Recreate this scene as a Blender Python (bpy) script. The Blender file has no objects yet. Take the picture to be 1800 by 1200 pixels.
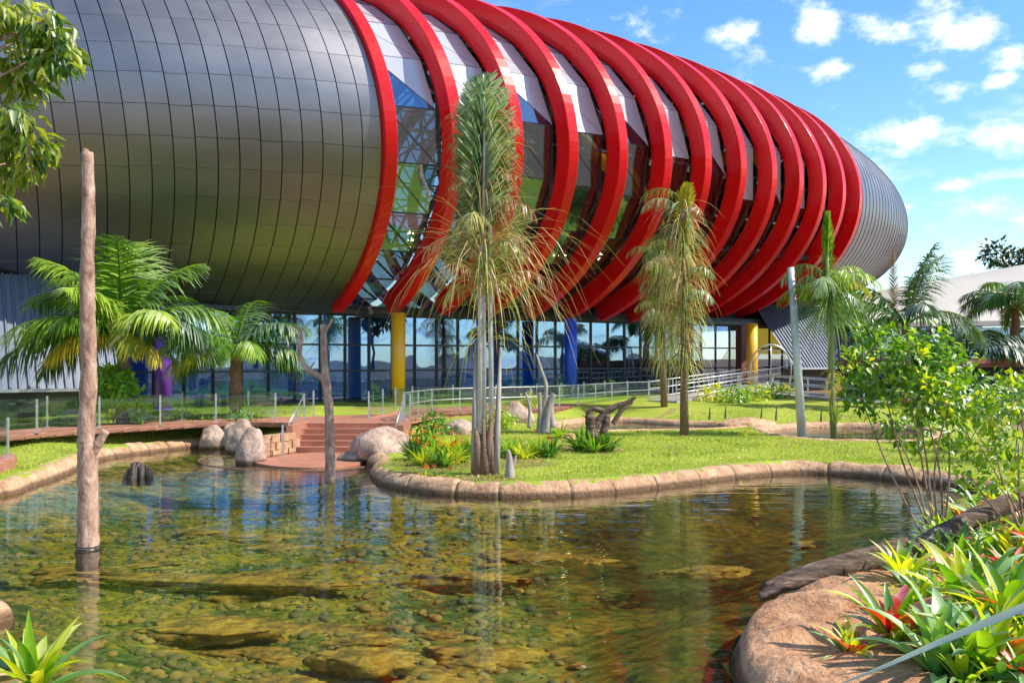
import bpy, math, random
import numpy as np
from mathutils import Vector, Matrix, noise as mnoise
random.seed(7); RNG=np.random.default_rng(7)
S=bpy.context.scene
col=S.collection
R=math.radians
F=1622.0; HY=630.0; CZ=3.0

# ---------------------------------------------------------------- camera, sky, sun, exposure
cam=bpy.data.cameras.new('camera'); camo=bpy.data.objects.new('camera',cam); col.objects.link(camo)
camo.location=(0,0,CZ); camo.rotation_euler=(R(90),0,0)
cam.sensor_width=36; cam.lens=36*F/1800; cam.shift_y=30/1800; cam.clip_end=6000; cam.clip_start=.05
S.camera=camo
SUN_EL=47.0; SUN_AZ=103.0          # azimuth clockwise from +Y (view direction)
sd=Vector((math.sin(R(SUN_AZ))*math.cos(R(SUN_EL)),math.cos(R(SUN_AZ))*math.cos(R(SUN_EL)),math.sin(R(SUN_EL))))
sl=bpy.data.lights.new('sun','SUN'); sl.energy=4.2; sl.angle=R(.6); sl.color=(1,.92,.79)
so=bpy.data.objects.new('sun',sl); col.objects.link(so); so.rotation_euler=(-sd).to_track_quat('-Z','Y').to_euler()
S.view_settings.view_transform='Standard'; S.view_settings.look='None'; S.view_settings.gamma=1
S.view_settings.use_curve_mapping=False; S.view_settings.exposure=0.68
W=bpy.data.worlds.new('World'); S.world=W; W.use_nodes=True
def world():
    nt=W.node_tree; N=nt.nodes; L=nt.links; N.clear()
    out=N.new('ShaderNodeOutputWorld'); bg=N.new('ShaderNodeBackground'); sky=N.new('ShaderNodeTexSky')
    sky.sky_type='NISHITA'; sky.sun_disc=False; sky.sun_elevation=R(SUN_EL); sky.sun_rotation=R(SUN_AZ)
    sky.air_density=1.0; sky.dust_density=.25; sky.ozone_density=2.2; sky.altitude=300
    bg.inputs[1].default_value=.15
    tc=N.new('ShaderNodeTexCoord'); sep=N.new('ShaderNodeSeparateXYZ'); L.new(tc.outputs['Generated'],sep.inputs[0])
    def mth(op,a,b=None,c=None,clamp=False):
        n=N.new('ShaderNodeMath'); n.operation=op; n.use_clamp=clamp
        for i,v in enumerate((a,b,c)):
            if v is None: continue
            if isinstance(v,(int,float)): n.inputs[i].default_value=v
            else: L.new(v,n.inputs[i])
        return n.outputs[0]
    # clouds on a plane overhead, flattened towards the horizon; a few larger ones stand ahead to the right
    zz=mth('MAXIMUM',mth('ADD',sep.outputs[2],.16),.05)
    cx=mth('DIVIDE',sep.outputs[0],zz); cy=mth('DIVIDE',sep.outputs[1],zz)
    cmb=N.new('ShaderNodeCombineXYZ'); L.new(cx,cmb.inputs[0]); L.new(cy,cmb.inputs[1])
    n1=N.new('ShaderNodeTexNoise'); n1.inputs['Scale'].default_value=1.9; n1.inputs['Detail'].default_value=9; n1.inputs['Roughness'].default_value=.58
    mp=N.new('ShaderNodeMapping'); mp.inputs['Location'].default_value=(3.3,1.7,0.4); L.new(cmb.outputs[0],mp.inputs[0]); L.new(mp.outputs[0],n1.inputs['Vector'])
    n2=N.new('ShaderNodeTexNoise'); n2.inputs['Scale'].default_value=19; n2.inputs['Detail'].default_value=8; n2.inputs['Roughness'].default_value=.62
    mpn=N.new('ShaderNodeMapping'); mpn.inputs['Scale'].default_value=(1,1,1.7); L.new(tc.outputs['Generated'],mpn.inputs[0]); L.new(mpn.outputs[0],n2.inputs['Vector'])
    blobs=[]
    for (px,py,rx,ry,s) in [(1605,236,120,48,1.15),(1765,238,85,42,1.1),(1440,48,60,45,1.),(1340,98,52,32,.85),(1290,58,80,30,.8),(1520,30,60,24,.7),(1640,120,60,24,.7),(1250,160,50,20,.5),(1550,300,60,20,.5),(1680,330,80,22,.6),(1780,310,60,20,.6),(1470,118,70,24,.75),
                          (1560,62,70,26,.85),(1700,50,110,60,1.),(1770,95,60,36,.8),(1755,142,42,18,.8),(1740,365,95,42,1.),(1640,395,60,20,.6),
                          (1672,160,50,24,.65),(1690,462,45,24,.75),(1455,192,50,18,.55),(1200,80,50,22,.4),(1060,20,60,26,.45),(1590,360,35,18,.5)]:
        rx*=.95; ry*=.92; d=Vector(((px-900)/F,1,(HY-py)/F)).normalized()
        vm=N.new('ShaderNodeVectorMath'); vm.operation='SUBTRACT'; L.new(tc.outputs['Generated'],vm.inputs[0]); vm.inputs[1].default_value=d
        sc=N.new('ShaderNodeVectorMath'); sc.operation='MULTIPLY'; L.new(vm.outputs[0],sc.inputs[0]); k=.9
        sc.inputs[1].default_value=(F/rx*k,F/rx*k,F/ry*k)
        ln=N.new('ShaderNodeVectorMath'); ln.operation='LENGTH'; L.new(sc.outputs[0],ln.inputs[0])
        blobs.append(mth('MULTIPLY',mth('SUBTRACT',1,ln.outputs['Value'],clamp=True),s))
    b=blobs[0]
    for x in blobs[1:]: b=mth('MAXIMUM',b,x)
    near=mth('ADD',mth('MULTIPLY',b,.70),mth('MULTIPLY',mth('SUBTRACT',n2.outputs[0],.5),2.1))
    m1=N.new('ShaderNodeMapRange'); m1.interpolation_type='SMOOTHSTEP'; m1.inputs[1].default_value=.14; m1.inputs[2].default_value=.80; L.new(near,m1.inputs[0])
    # general cloud field elsewhere (behind the viewer and overhead)
    side=N.new('ShaderNodeMapRange'); side.inputs[1].default_value=.55; side.inputs[2].default_value=.1; L.new(sep.outputs[1],side.inputs[0])
    g=N.new('ShaderNodeMapRange'); g.interpolation_type='SMOOTHSTEP'; g.inputs[1].default_value=.52; g.inputs[2].default_value=.68; L.new(n1.outputs[0],g.inputs[0])
    gm=mth('MULTIPLY',g.outputs[0],side.outputs[0])
    n5=N.new('ShaderNodeTexNoise'); n5.inputs['Scale'].default_value=2.6; n5.inputs['Detail'].default_value=9; n5.inputs['Roughness'].default_value=.66
    mp5=N.new('ShaderNodeMapping'); mp5.inputs['Location'].default_value=(1.3,7.9,0); L.new(cmb.outputs[0],mp5.inputs[0]); L.new(mp5.outputs[0],n5.inputs['Vector'])
    w5=N.new('ShaderNodeMapRange'); w5.interpolation_type='SMOOTHSTEP'; w5.inputs[1].default_value=.54; w5.inputs[2].default_value=.74; L.new(n5.outputs[0],w5.inputs[0])
    mask=mth('MAXIMUM',mth('MAXIMUM',m1.outputs[0],gm),mth('MULTIPLY',w5.outputs[0],.40))
    up=mth('GREATER_THAN',sep.outputs[2],0.0)
    mask=mth('MULTIPLY',mask,up); mask=mth('MULTIPLY',mask,.93)
    shade=N.new('ShaderNodeMapRange'); shade.inputs[1].default_value=.3; shade.inputs[2].default_value=.75; L.new(n2.outputs[0],shade.inputs[0])
    cc=N.new('ShaderNodeMix'); cc.data_type='RGBA'; L.new(shade.outputs[0],cc.inputs[0]); cc.inputs[6].default_value=(5.0,5.35,6.0,1); cc.inputs[7].default_value=(6.7,6.8,7.0,1)
    # sky hue a touch deeper, as in the photograph
    hs=N.new('ShaderNodeHueSaturation'); hs.inputs['Saturation'].default_value=1.25; hs.inputs['Value'].default_value=1.08; L.new(sky.outputs[0],hs.inputs['Color'])
    mx=N.new('ShaderNodeMix'); mx.data_type='RGBA'; L.new(mask,mx.inputs[0]); L.new(hs.outputs[0],mx.inputs[6]); L.new(cc.outputs[2],mx.inputs[7])
    L.new(mx.outputs[2],bg.inputs[0]); L.new(bg.outputs[0],out.inputs[0])
world()

# ---------------------------------------------------------------- helpers
def gp(px,py,z=0.0):
    Y=F*(CZ-z)/(py-HY); return Vector(((px-900)*Y/F,Y,z))
def pp(px,py,Y): return Vector(((px-900)*Y/F,Y,CZ+(HY-py)*Y/F))
def tag(o,label=None,cat=None,group=None,kind=None):
    if label: o['label']=label
    if cat: o['category']=cat
    if group: o['group']=group
    if kind: o['kind']=kind
    return o
def empty(name,loc,label,cat,group=None,rz=0):
    o=bpy.data.objects.new(name,None); col.objects.link(o); o.location=loc; o.rotation_euler=(0,0,rz); o.empty_display_size=.3
    return tag(o,label,cat,group)
def link(name,me,parent=None):
    o=bpy.data.objects.new(name,me); col.objects.link(o)
    if parent is not None: o.parent=parent
    return o
class MB:
    def __init__(s): s.v=[]; s.f=[]; s.n=0
    def add(s,v,f):
        b=len(s.v); s.v+= [tuple(x) for x in v]; s.f+=[tuple(i+b for i in q) for q in f]
    def box(s,c,d,rz=0,M=None):
        x,y,z=[k/2 for k in d]; P=[Vector((i*x,j*y,k*z)) for k in (-1,1) for j in (-1,1) for i in (-1,1)]
        if M is None: M=Matrix.Rotation(rz,3,'Z')
        P=[M@p+Vector(c) for p in P]
        s.add(P,[(0,2,3,1),(4,5,7,6),(0,1,5,4),(2,6,7,3),(0,4,6,2),(1,3,7,5)])
    def bar(s,a,b,w,h=None):
        a=Vector(a);b=Vector(b);h=h or w;d=(b-a)
        if d.length<1e-6:return
        L=d.length; d.normalize(); up=Vector((0,0,1)) if abs(d.z)<.95 else Vector((1,0,0))
        sx=d.cross(up).normalized(); sz=sx.cross(d)
        P=[]
        for q in (a,b):
            for i,j in ((-1,-1),(1,-1),(1,1),(-1,1)): P.append(q+sx*i*w/2+sz*j*h/2)
        s.add(P,[(0,1,2,3),(4,7,6,5),(0,4,5,1),(1,5,6,2),(2,6,7,3),(3,7,4,0)])
    def tube(s,pts,rad,k=8,cap=True,jit=0,seed=0):
        pts=[Vector(p) for p in pts]; n=len(pts)
        if isinstance(rad,(int,float)): rad=[rad]*n
        rings=[]; up=None; rr=random.Random(seed)
        for i,p in enumerate(pts):
            d=(pts[min(i+1,n-1)]-pts[max(i-1,0)]).normalized()
            if up is None: up=Vector((1,0,0)) if abs(d.x)<.8 else Vector((0,0,1))
            x=(up-d*up.dot(d)).normalized(); up=x; y=d.cross(x)
            rings.append([p+(x*math.cos(a)+y*math.sin(a))*rad[i]*(1+jit*(rr.random()-.5)*2) for a in [2*math.pi*j/k for j in range(k)]])
        V=[q for r in rings for q in r]; Fc=[]
        for i in range(n-1):
            for j in range(k): Fc.append((i*k+j,i*k+(j+1)%k,(i+1)*k+(j+1)%k,(i+1)*k+j))
        if cap: Fc.append(tuple(range(k))[::-1]); Fc.append(tuple((n-1)*k+j for j in range(k)))
        s.add(V,Fc)
    def prism(s,poly,z0,z1):
        n=len(poly); V=[(p[0],p[1],z0) for p in poly]+[(p[0],p[1],z1) for p in poly]
        s.add(V,[tuple(range(n))[::-1],tuple(range(n,2*n))]+[(i,(i+1)%n,n+(i+1)%n,n+i) for i in range(n)])
    def mesh(s,name,mat,smooth=False):
        me=bpy.data.meshes.new(name); me.from_pydata([tuple(v) for v in s.v],[],s.f)
        if smooth: me.polygons.foreach_set('use_smooth',[True]*len(me.polygons))
        if mat: me.materials.append(mat)
        me.update(); return me
    def build(s,name,mat,parent=None,smooth=False): return link(name,s.mesh(name,mat,smooth),parent)
def np_mesh(name,V,Fq,mat,smooth=False,k=None):
    """V (n,3), Fq (m,k) int"""
    me=bpy.data.meshes.new(name); V=np.asarray(V,dtype=np.float32); Fq=np.asarray(Fq,dtype=np.int32); m,k=Fq.shape
    me.vertices.add(len(V)); me.vertices.foreach_set('co',V.ravel())
    me.loops.add(m*k); me.loops.foreach_set('vertex_index',Fq.ravel())
    me.polygons.add(m); me.polygons.foreach_set('loop_start',np.arange(0,m*k,k,dtype=np.int32)); me.polygons.foreach_set('loop_total',np.full(m,k,dtype=np.int32))
    if smooth: me.polygons.foreach_set('use_smooth',np.ones(m,dtype=bool))
    if mat: me.materials.append(mat)
    me.update(calc_edges=True); return me
def local(me,org):
    me.transform(Matrix.Translation(-Vector(org))); return me

# ---------------------------------------------------------------- materials
def newmat(name):
    m=bpy.data.materials.new(name); m.use_nodes=True; nt=m.node_tree; nt.nodes.clear(); return m,nt.nodes,nt.links
def ramp(N,stops):
    r=N.new('ShaderNodeValToRGB'); e=r.color_ramp.elements
    while len(e)<len(stops): e.new(.5)
    for x,(p,c) in zip(e,stops): x.position=p; x.color=(*c,1)
    return r
def noisen(N,L,scale,detail=4,vec=None,rough=.55,dist=0):
    n=N.new('ShaderNodeTexNoise'); n.inputs['Scale'].default_value=scale; n.inputs['Detail'].default_value=detail; n.inputs['Roughness'].default_value=rough; n.inputs['Distortion'].default_value=dist
    if vec is not None: L.new(vec,n.inputs['Vector'])
    return n
def mat(name,stops,scale=3,rough=.6,metal=0,bump=0,bscale=None,spec=.5,obj=True,stretch=None,coat=0,rv=0,dist=0,detail=5,wet=None,crack=0):
    """stops: list of (pos,colour) over noise, or one colour; rv: per-object value variation"""
    m,N,L=newmat(name); out=N.new('ShaderNodeOutputMaterial'); b=N.new('ShaderNodeBsdfPrincipled'); L.new(b.outputs[0],out.inputs[0])
    tc=N.new('ShaderNodeTexCoord'); vec=tc.outputs['Object']
    if stretch:
        mp=N.new('ShaderNodeMapping'); mp.inputs['Scale'].default_value=stretch; L.new(vec,mp.inputs[0]); vec=mp.outputs[0]
    if isinstance(stops,tuple): stops=[(0.3,tuple(c*.86 for c in stops)),(0.7,tuple(min(1,c*1.1) for c in stops))]
    n=noisen(N,L,scale,detail,vec,dist=dist); r=ramp(N,stops); L.new(n.outputs[0],r.inputs[0]); c=r.outputs[0]
    if rv:
        oi=N.new('ShaderNodeObjectInfo'); mr=N.new('ShaderNodeMapRange'); mr.inputs[3].default_value=1-rv; mr.inputs[4].default_value=1+rv; L.new(oi.outputs['Random'],mr.inputs[0])
        mx=N.new('ShaderNodeVectorMath'); mx.operation='SCALE'; L.new(c,mx.inputs[0]); L.new(mr.outputs[0],mx.inputs['Scale']); c=mx.outputs[0]
    if crack:
        nc=noisen(N,L,scale*.8,6,vec,.6,1.5); rc=ramp(N,[(.455,(1,1,1)),(.495,(1-crack,)*3),(.535,(1,1,1))]); L.new(nc.outputs[0],rc.inputs[0])
        mc=N.new('ShaderNodeMix'); mc.data_type='RGBA'; mc.blend_type='MULTIPLY'; mc.inputs[0].default_value=1; L.new(c,mc.inputs[6]); L.new(rc.outputs[0],mc.inputs[7]); c=mc.outputs[2]
    if wet is not None:
        ge=N.new('ShaderNodeNewGeometry'); sz=N.new('ShaderNodeSeparateXYZ'); L.new(ge.outputs['Position'],sz.inputs[0]); ns=N.new('ShaderNodeMath'); ns.operation='MULTIPLY_ADD'; L.new(n.outputs[0],ns.inputs[0]); ns.inputs[1].default_value=-.12; L.new(sz.outputs[2],ns.inputs[2])
        rw=ramp(N,[(0,(.30,.27,.24)),(1,(1,1,1))]); mw=N.new('ShaderNodeMapRange'); mw.inputs[1].default_value=wet-.05; mw.inputs[2].default_value=wet+.03; L.new(ns.outputs[0],mw.inputs[0]); L.new(mw.outputs[0],rw.inputs[0])
        mc=N.new('ShaderNodeMix'); mc.data_type='RGBA'; mc.blend_type='MULTIPLY'; mc.inputs[0].default_value=1; L.new(c,mc.inputs[6]); L.new(rw.outputs[0],mc.inputs[7]); c=mc.outputs[2]
    L.new(c,b.inputs['Base Color']); b.inputs['Metallic'].default_value=metal; b.inputs['Specular IOR Level'].default_value=spec
    b.inputs['Coat Weight'].default_value=coat; b.inputs['Coat Roughness'].default_value=.08
    rr=N.new('ShaderNodeMapRange'); rr.inputs[3].default_value=max(0,rough-.08); rr.inputs[4].default_value=min(1,rough+.1); L.new(n.outputs[0],rr.inputs[0]); L.new(rr.outputs[0],b.inputs['Roughness'])
    if bump:
        n2=noisen(N,L,bscale or scale*4,6,vec,.6); bp=N.new('ShaderNodeBump'); bp.inputs['Strength'].default_value=1; bp.inputs['Distance'].default_value=bump; L.new(n2.outputs[0],bp.inputs['Height']); L.new(bp.outputs[0],b.inputs['Normal'])
    return m
def leafmat(name,cols,trans=.45,scale=2.,rough=.52,gloss=.1,rv=.25,stretch=None,tcol=None):
    """cols: 3 colours dark->light picked by noise in space plus per-object random"""
    m,N,L=newmat(name); out=N.new('ShaderNodeOutputMaterial')
    g=N.new('ShaderNodeNewGeometry'); tc=N.new('ShaderNodeTexCoord'); oi=N.new('ShaderNodeObjectInfo')
    n=noisen(N,L,scale,5,tc.outputs['Object'],.7)
    if stretch:
        mp=N.new('ShaderNodeMapping'); mp.inputs['Scale'].default_value=stretch; L.new(tc.outputs['Object'],mp.inputs[0]); L.new(mp.outputs[0],n.inputs['Vector'])
    ad=N.new('ShaderNodeMath'); ad.operation='ADD'; L.new(n.outputs[0],ad.inputs[0])
    mr=N.new('ShaderNodeMapRange'); mr.inputs[3].default_value=-rv; mr.inputs[4].default_value=rv; L.new(oi.outputs['Random'],mr.inputs[0]); L.new(mr.outputs[0],ad.inputs[1])
    ad2=N.new('ShaderNodeMath'); ad2.operation='ADD'; L.new(ad.outputs[0],ad2.inputs[0])
    mr2=N.new('ShaderNodeMapRange'); mr2.inputs[3].default_value=-.12; mr2.inputs[4].default_value=.12; L.new(g.outputs['Random Per Island'],mr2.inputs[0]); L.new(mr2.outputs[0],ad2.inputs[1])
    k=len(cols); r=ramp(N,[(.28+.44*i/(k-1),c) for i,c in enumerate(cols)]); L.new(ad2.outputs[0],r.inputs[0])
    d=N.new('ShaderNodeBsdfDiffuse'); t=N.new('ShaderNodeBsdfTranslucent'); gl=N.new('ShaderNodeBsdfGlossy'); gl.inputs['Roughness'].default_value=rough
    L.new(r.outputs[0],d.inputs[0])
    tt=N.new('ShaderNodeMix'); tt.data_type='RGBA'; tt.blend_type='MULTIPLY'; tt.inputs[0].default_value=1; L.new(r.outputs[0],tt.inputs[6]); tt.inputs[7].default_value=(*(tcol or (1.5,1.35,.5)),1); L.new(tt.outputs[2],t.inputs[0])
    m1=N.new('ShaderNodeMixShader'); m1.inputs[0].default_value=trans; L.new(d.outputs[0],m1.inputs[1]); L.new(t.outputs[0],m1.inputs[2])
    fr=N.new('ShaderNodeFresnel'); fr.inputs[0].default_value=1.4; ml=N.new('ShaderNodeMath'); ml.operation='MULTIPLY_ADD'; L.new(fr.outputs[0],ml.inputs[0]); ml.inputs[1].default_value=.22; ml.inputs[2].default_value=gloss*.05
    m2=N.new('ShaderNodeMixShader'); L.new(ml.outputs[0],m2.inputs[0]); L.new(m1.outputs[0],m2.inputs[1]); L.new(gl.outputs[0],m2.inputs[2]); L.new(m2.outputs[0],out.inputs[0])
    return m
def schlick(N,L,f0,nsock=None):
    g=N.new('ShaderNodeNewGeometry'); d=N.new('ShaderNodeVectorMath'); d.operation='DOT_PRODUCT'; L.new(g.outputs['Incoming'],d.inputs[0]); L.new(nsock if nsock is not None else g.outputs['Normal'],d.inputs[1])
    a=N.new('ShaderNodeMath'); a.operation='ABSOLUTE'; L.new(d.outputs['Value'],a.inputs[0]); b=N.new('ShaderNodeMath'); b.operation='SUBTRACT'; b.use_clamp=True; b.inputs[0].default_value=1; L.new(a.outputs[0],b.inputs[1])
    p=N.new('ShaderNodeMath'); p.operation='POWER'; L.new(b.outputs[0],p.inputs[0]); p.inputs[1].default_value=5; m=N.new('ShaderNodeMath'); m.operation='MULTIPLY_ADD'; m.use_clamp=True; L.new(p.outputs[0],m.inputs[0]); m.inputs[1].default_value=1-f0; m.inputs[2].default_value=f0; return m.outputs[0]
def glassmat(name,tint,refl,base=.12,ior=1.9,rough=.01,bump=0):
    m,N,L=newmat(name); out=N.new('ShaderNodeOutputMaterial'); tr=N.new('ShaderNodeBsdfTransparent'); gl=N.new('ShaderNodeBsdfGlossy')
    tr.inputs[0].default_value=(*tint,1); gl.inputs[0].default_value=(*refl,1); gl.inputs['Roughness'].default_value=rough
    ad=N.new('ShaderNodeMath'); ad.operation='ADD'; ad.use_clamp=True; L.new(schlick(N,L,((ior-1)/(ior+1))**2),ad.inputs[0]); ad.inputs[1].default_value=base
    mx=N.new('ShaderNodeMixShader'); L.new(ad.outputs[0],mx.inputs[0]); L.new(tr.outputs[0],mx.inputs[1]); L.new(gl.outputs[0],mx.inputs[2]); L.new(mx.outputs[0],out.inputs[0])
    if bump:
        tc=N.new('ShaderNodeTexCoord'); n=noisen(N,L,.5,2,tc.outputs['Object']); bp=N.new('ShaderNodeBump'); bp.inputs['Distance'].default_value=bump; L.new(n.outputs[0],bp.inputs['Height']); L.new(bp.outputs[0],gl.inputs['Normal'])
    return m
def emis(name,c,s):
    m,N,L=newmat(name); out=N.new('ShaderNodeOutputMaterial'); e=N.new('ShaderNodeEmission'); e.inputs[0].default_value=(*c,1); e.inputs[1].default_value=s; L.new(e.outputs[0],out.inputs[0]); return m

M={}
M['hull']=mat('hull_metal',[(.3,(.24,.23,.24)),(.7,(.295,.285,.295))],scale=.35,rough=.46,metal=1,bump=.004,bscale=1.3,rv=.06,stretch=(1,1,2))
M['hullgap']=mat('hull_gap',(.035,.035,.04),rough=.7)
M['red']=mat('red_paint',[(.3,(.62,.003,.006)),(.7,(.72,.005,.008))],scale=.6,rough=.3,coat=.12,spec=.35,rv=.03)
M['white_panel']=mat('light_panel',[(.3,(.46,.50,.54)),(.7,(.54,.575,.61))],scale=.5,rough=.2,metal=.25,rv=.05)
M['glass']=glassmat('mirror_glass',(.62,.70,.74),(.55,.76,1.0),base=.20,ior=1.55,bump=.012)
M['facade_glass']=glassmat('facade_glass',(.80,.88,.97),(.34,.60,1.0),base=.18,bump=.006)
M['rail_glass']=glassmat('rail_glass',(.86,.93,.92),(.8,.95,.95),base=.05,ior=1.45)
M['frame']=mat('dark_frame',(.025,.027,.03),rough=.45)
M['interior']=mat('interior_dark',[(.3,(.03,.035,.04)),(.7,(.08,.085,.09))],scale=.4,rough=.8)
M['truss']=mat('truss_grey',(.10,.11,.12),rough=.6)
M['yellow']=mat('yellow_paint',[(.3,(.82,.40,.008)),(.7,(.9,.46,.012))],scale=.8,rough=.4,coat=.2)
M['blue']=mat('blue_paint',[(.3,(.008,.07,.62)),(.7,(.012,.09,.72))],scale=.8,rough=.4,coat=.2)
M['purple']=mat('purple_paint',[(.3,(.16,.03,.42)),(.7,(.2,.04,.5))],scale=.8,rough=.4,coat=.2)
M['navy']=mat('blue_wall',(.04,.28,.85),rough=.7)
M['plum']=mat('plum_wall',(.26,.07,.22),rough=.7)
M['skyblue']=mat('light_blue_wall',(.25,.60,.95),rough=.7)
M['orange']=mat('rust_wall',(.16,.06,.035),rough=.7)
M['concrete']=mat('concrete',[(.3,(.26,.25,.235)),(.7,(.38,.37,.35))],scale=1.2,rough=.85,bump=.004,bscale=14)
M['darkconc']=mat('dark_concrete',[(.3,(.09,.085,.08)),(.7,(.16,.15,.14))],scale=.7,rough=.85)
M['corr']=mat('corrugated_steel',[(.3,(.13,.155,.20)),(.7,(.19,.215,.26))],scale=.4,rough=.42,metal=.6,rv=.04)
M['white']=mat('white_roof',[(.3,(.44,.40,.35)),(.7,(.55,.51,.45))],scale=.12,rough=.7)
M['steel']=mat('rail_steel',(.62,.63,.64),rough=.32,metal=.75)
M['brick']=mat('red_paving',[(.25,(.30,.12,.07)),(.75,(.45,.20,.13))],scale=2.2,rough=.8,bump=.006,bscale=20,rv=.12)
M['deck']=mat('deck_wood',[(.25,(.20,.085,.05)),(.75,(.33,.15,.095))],scale=3,rough=.7,rv=.2)
M['ledge']=mat('ledge_rock',[(.25,(.30,.13,.06)),(.5,(.50,.26,.13)),(.75,(.64,.38,.22))],scale=2.6,rough=.92,bump=.10,bscale=5,dist=.6,wet=.08,crack=.4)
M['stone']=mat('kerb_stone',[(.2,(.30,.15,.075)),(.5,(.52,.31,.175)),(.8,(.70,.48,.31))],scale=3.2,rough=.9,bump=.06,bscale=8,rv=.1,wet=.05,crack=.3)
M['rock']=mat('boulder_rock',[(.2,(.27,.17,.12)),(.5,(.44,.31,.24)),(.8,(.62,.49,.40))],scale=2.2,rough=.92,bump=.07,bscale=5,rv=.06,wet=.05,crack=.35,dist=.4)
M['soil']=mat('soil',[(.25,(.10,.055,.03)),(.75,(.24,.14,.085))],scale=5,rough=.95,bump=.03,bscale=20)
M['bark']=mat('pale_bark',[(.3,(.17,.085,.055)),(.45,(.36,.21,.15)),(.58,(.46,.30,.22)),(.72,(.60,.46,.37))],scale=6,rough=.9,bump=.045,bscale=10,stretch=(1,1,.5),dist=.8)
M['darkbark']=mat('dark_bark',[(.25,(.05,.035,.03)),(.75,(.20,.15,.12))],scale=6,rough=.9,bump=.025,bscale=15,stretch=(1,1,.5))
M['log']=mat('log_bark',[(.3,(.04,.025,.018)),(.5,(.13,.08,.055)),(.7,(.34,.25,.19))],scale=4,rough=.9,bump=.06,bscale=9,dist=1.2,stretch=(.35,1.6,1.6))
M['grey_wood']=mat('grey_wood',[(.25,(.20,.16,.13)),(.75,(.48,.42,.36))],scale=6,rough=.9,bump=.015,bscale=20,stretch=(1,1,.3))
M['trunk']=mat('palm_trunk',[(.25,(.12,.07,.04)),(.75,(.34,.22,.14))],scale=7,rough=.9,bump=.02,bscale=18,stretch=(1,1,3))
M['stem_white']=mat('pale_stem',[(.25,(.46,.42,.36)),(.75,(.70,.67,.60))],scale=3,rough=.7,stretch=(1,1,2.))
M['stem_green']=mat('green_stem',[(.25,(.13,.16,.05)),(.75,(.27,.28,.11))],scale=3,rough=.7)
M['wetwood']=mat('wet_wood',(.02,.017,.015),rough=.35)
M['pole']=mat('galvanised_pole',[(.3,(.50,.52,.53)),(.7,(.62,.64,.65))],scale=2,rough=.5,metal=.2)
M['subrock']=mat('algae_rock',[(.30,(.05,.045,.015)),(.44,(.17,.11,.02)),(.57,(.33,.19,.022)),(.74,(.48,.33,.06))],scale=5,dist=.6,rough=.9,bump=.05,bscale=5,rv=.12)
M['frond']=leafmat('palm_green',[(.08,.21,.02),(.22,.40,.035),(.46,.60,.08)],trans=.45)
M['frond_y']=leafmat('palm_yellow',[(.22,.26,.02),(.42,.40,.03),(.62,.50,.05)],trans=.45)
M['frond_dk']=leafmat('palm_dark',[(.03,.09,.018),(.06,.17,.03),(.13,.27,.05)],trans=.35)
M['frond_bl']=leafmat('palm_bluegreen',[(.09,.19,.06),(.20,.33,.12),(.42,.52,.28)],trans=.3,gloss=.2)
M['dry']=leafmat('dry_leaf',[(.34,.15,.06),(.56,.34,.14),(.74,.56,.30)],trans=.3,tcol=(1.2,1.1,.8))
M['dry_g']=leafmat('half_dry_leaf',[(.18,.24,.04),(.38,.38,.10),(.62,.54,.22)],trans=.38,tcol=(1.2,1.2,.6))
M['brown']=leafmat('brown_leaf',[(.16,.08,.02),(.30,.17,.05),(.40,.27,.10)],trans=.3,tcol=(1.2,1,.6))
M['leaf']=leafmat('shrub_leaf',[(.10,.26,.015),(.32,.50,.02),(.74,.74,.04)],trans=.58,scale=3.,gloss=.25)
M['leaf_l']=leafmat('tree_leaf',[(.04,.12,.012),(.13,.26,.02),(.40,.46,.05)],trans=.5,scale=2.2,gloss=.3)
M['ivy']=leafmat('creeper_leaf',[(.04,.14,.01),(.12,.32,.02),(.26,.50,.04)],trans=.4,gloss=.2)
M['brom']=leafmat('strap_leaf',[(.10,.29,.012),(.27,.49,.02),(.60,.66,.03)],trans=.55,scale=1.2,gloss=.15,rv=.35)
M['brom_b']=leafmat('blue_strap_leaf',[(.07,.24,.04),(.16,.38,.07),(.30,.52,.10)],trans=.3,scale=1.2,gloss=.45)
M['brom_r']=leafmat('red_bract',[(.55,.03,.015),(.75,.09,.02),(.80,.30,.04)],trans=.4,scale=2,tcol=(1.3,.8,.5))
M['flower']=leafmat('orange_flower',[(.60,.08,.01),(.75,.18,.02),(.80,.35,.04)],trans=.4,tcol=(1.2,.8,.5))
M['tree']=leafmat('tree_foliage',[(.018,.045,.012),(.045,.09,.02),(.10,.17,.04)],trans=.25)
M['blade']=leafmat('grass_blade',[(.20,.30,.03),(.35,.44,.05),(.56,.58,.12)],trans=.45,scale=.5,tcol=(1.3,1.25,.5))
M['pebble']=mat('pebble',[(.3,(.05,.07,.03)),(.48,(.15,.13,.04)),(.6,(.27,.18,.04)),(.75,(.40,.30,.10))],scale=2.1,rough=.8)
M['lamp']=emis('lamp_glow',(1,.75,.35),14)
M['lit']=emis('lit_wall',(1,.62,.06),.55)

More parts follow.
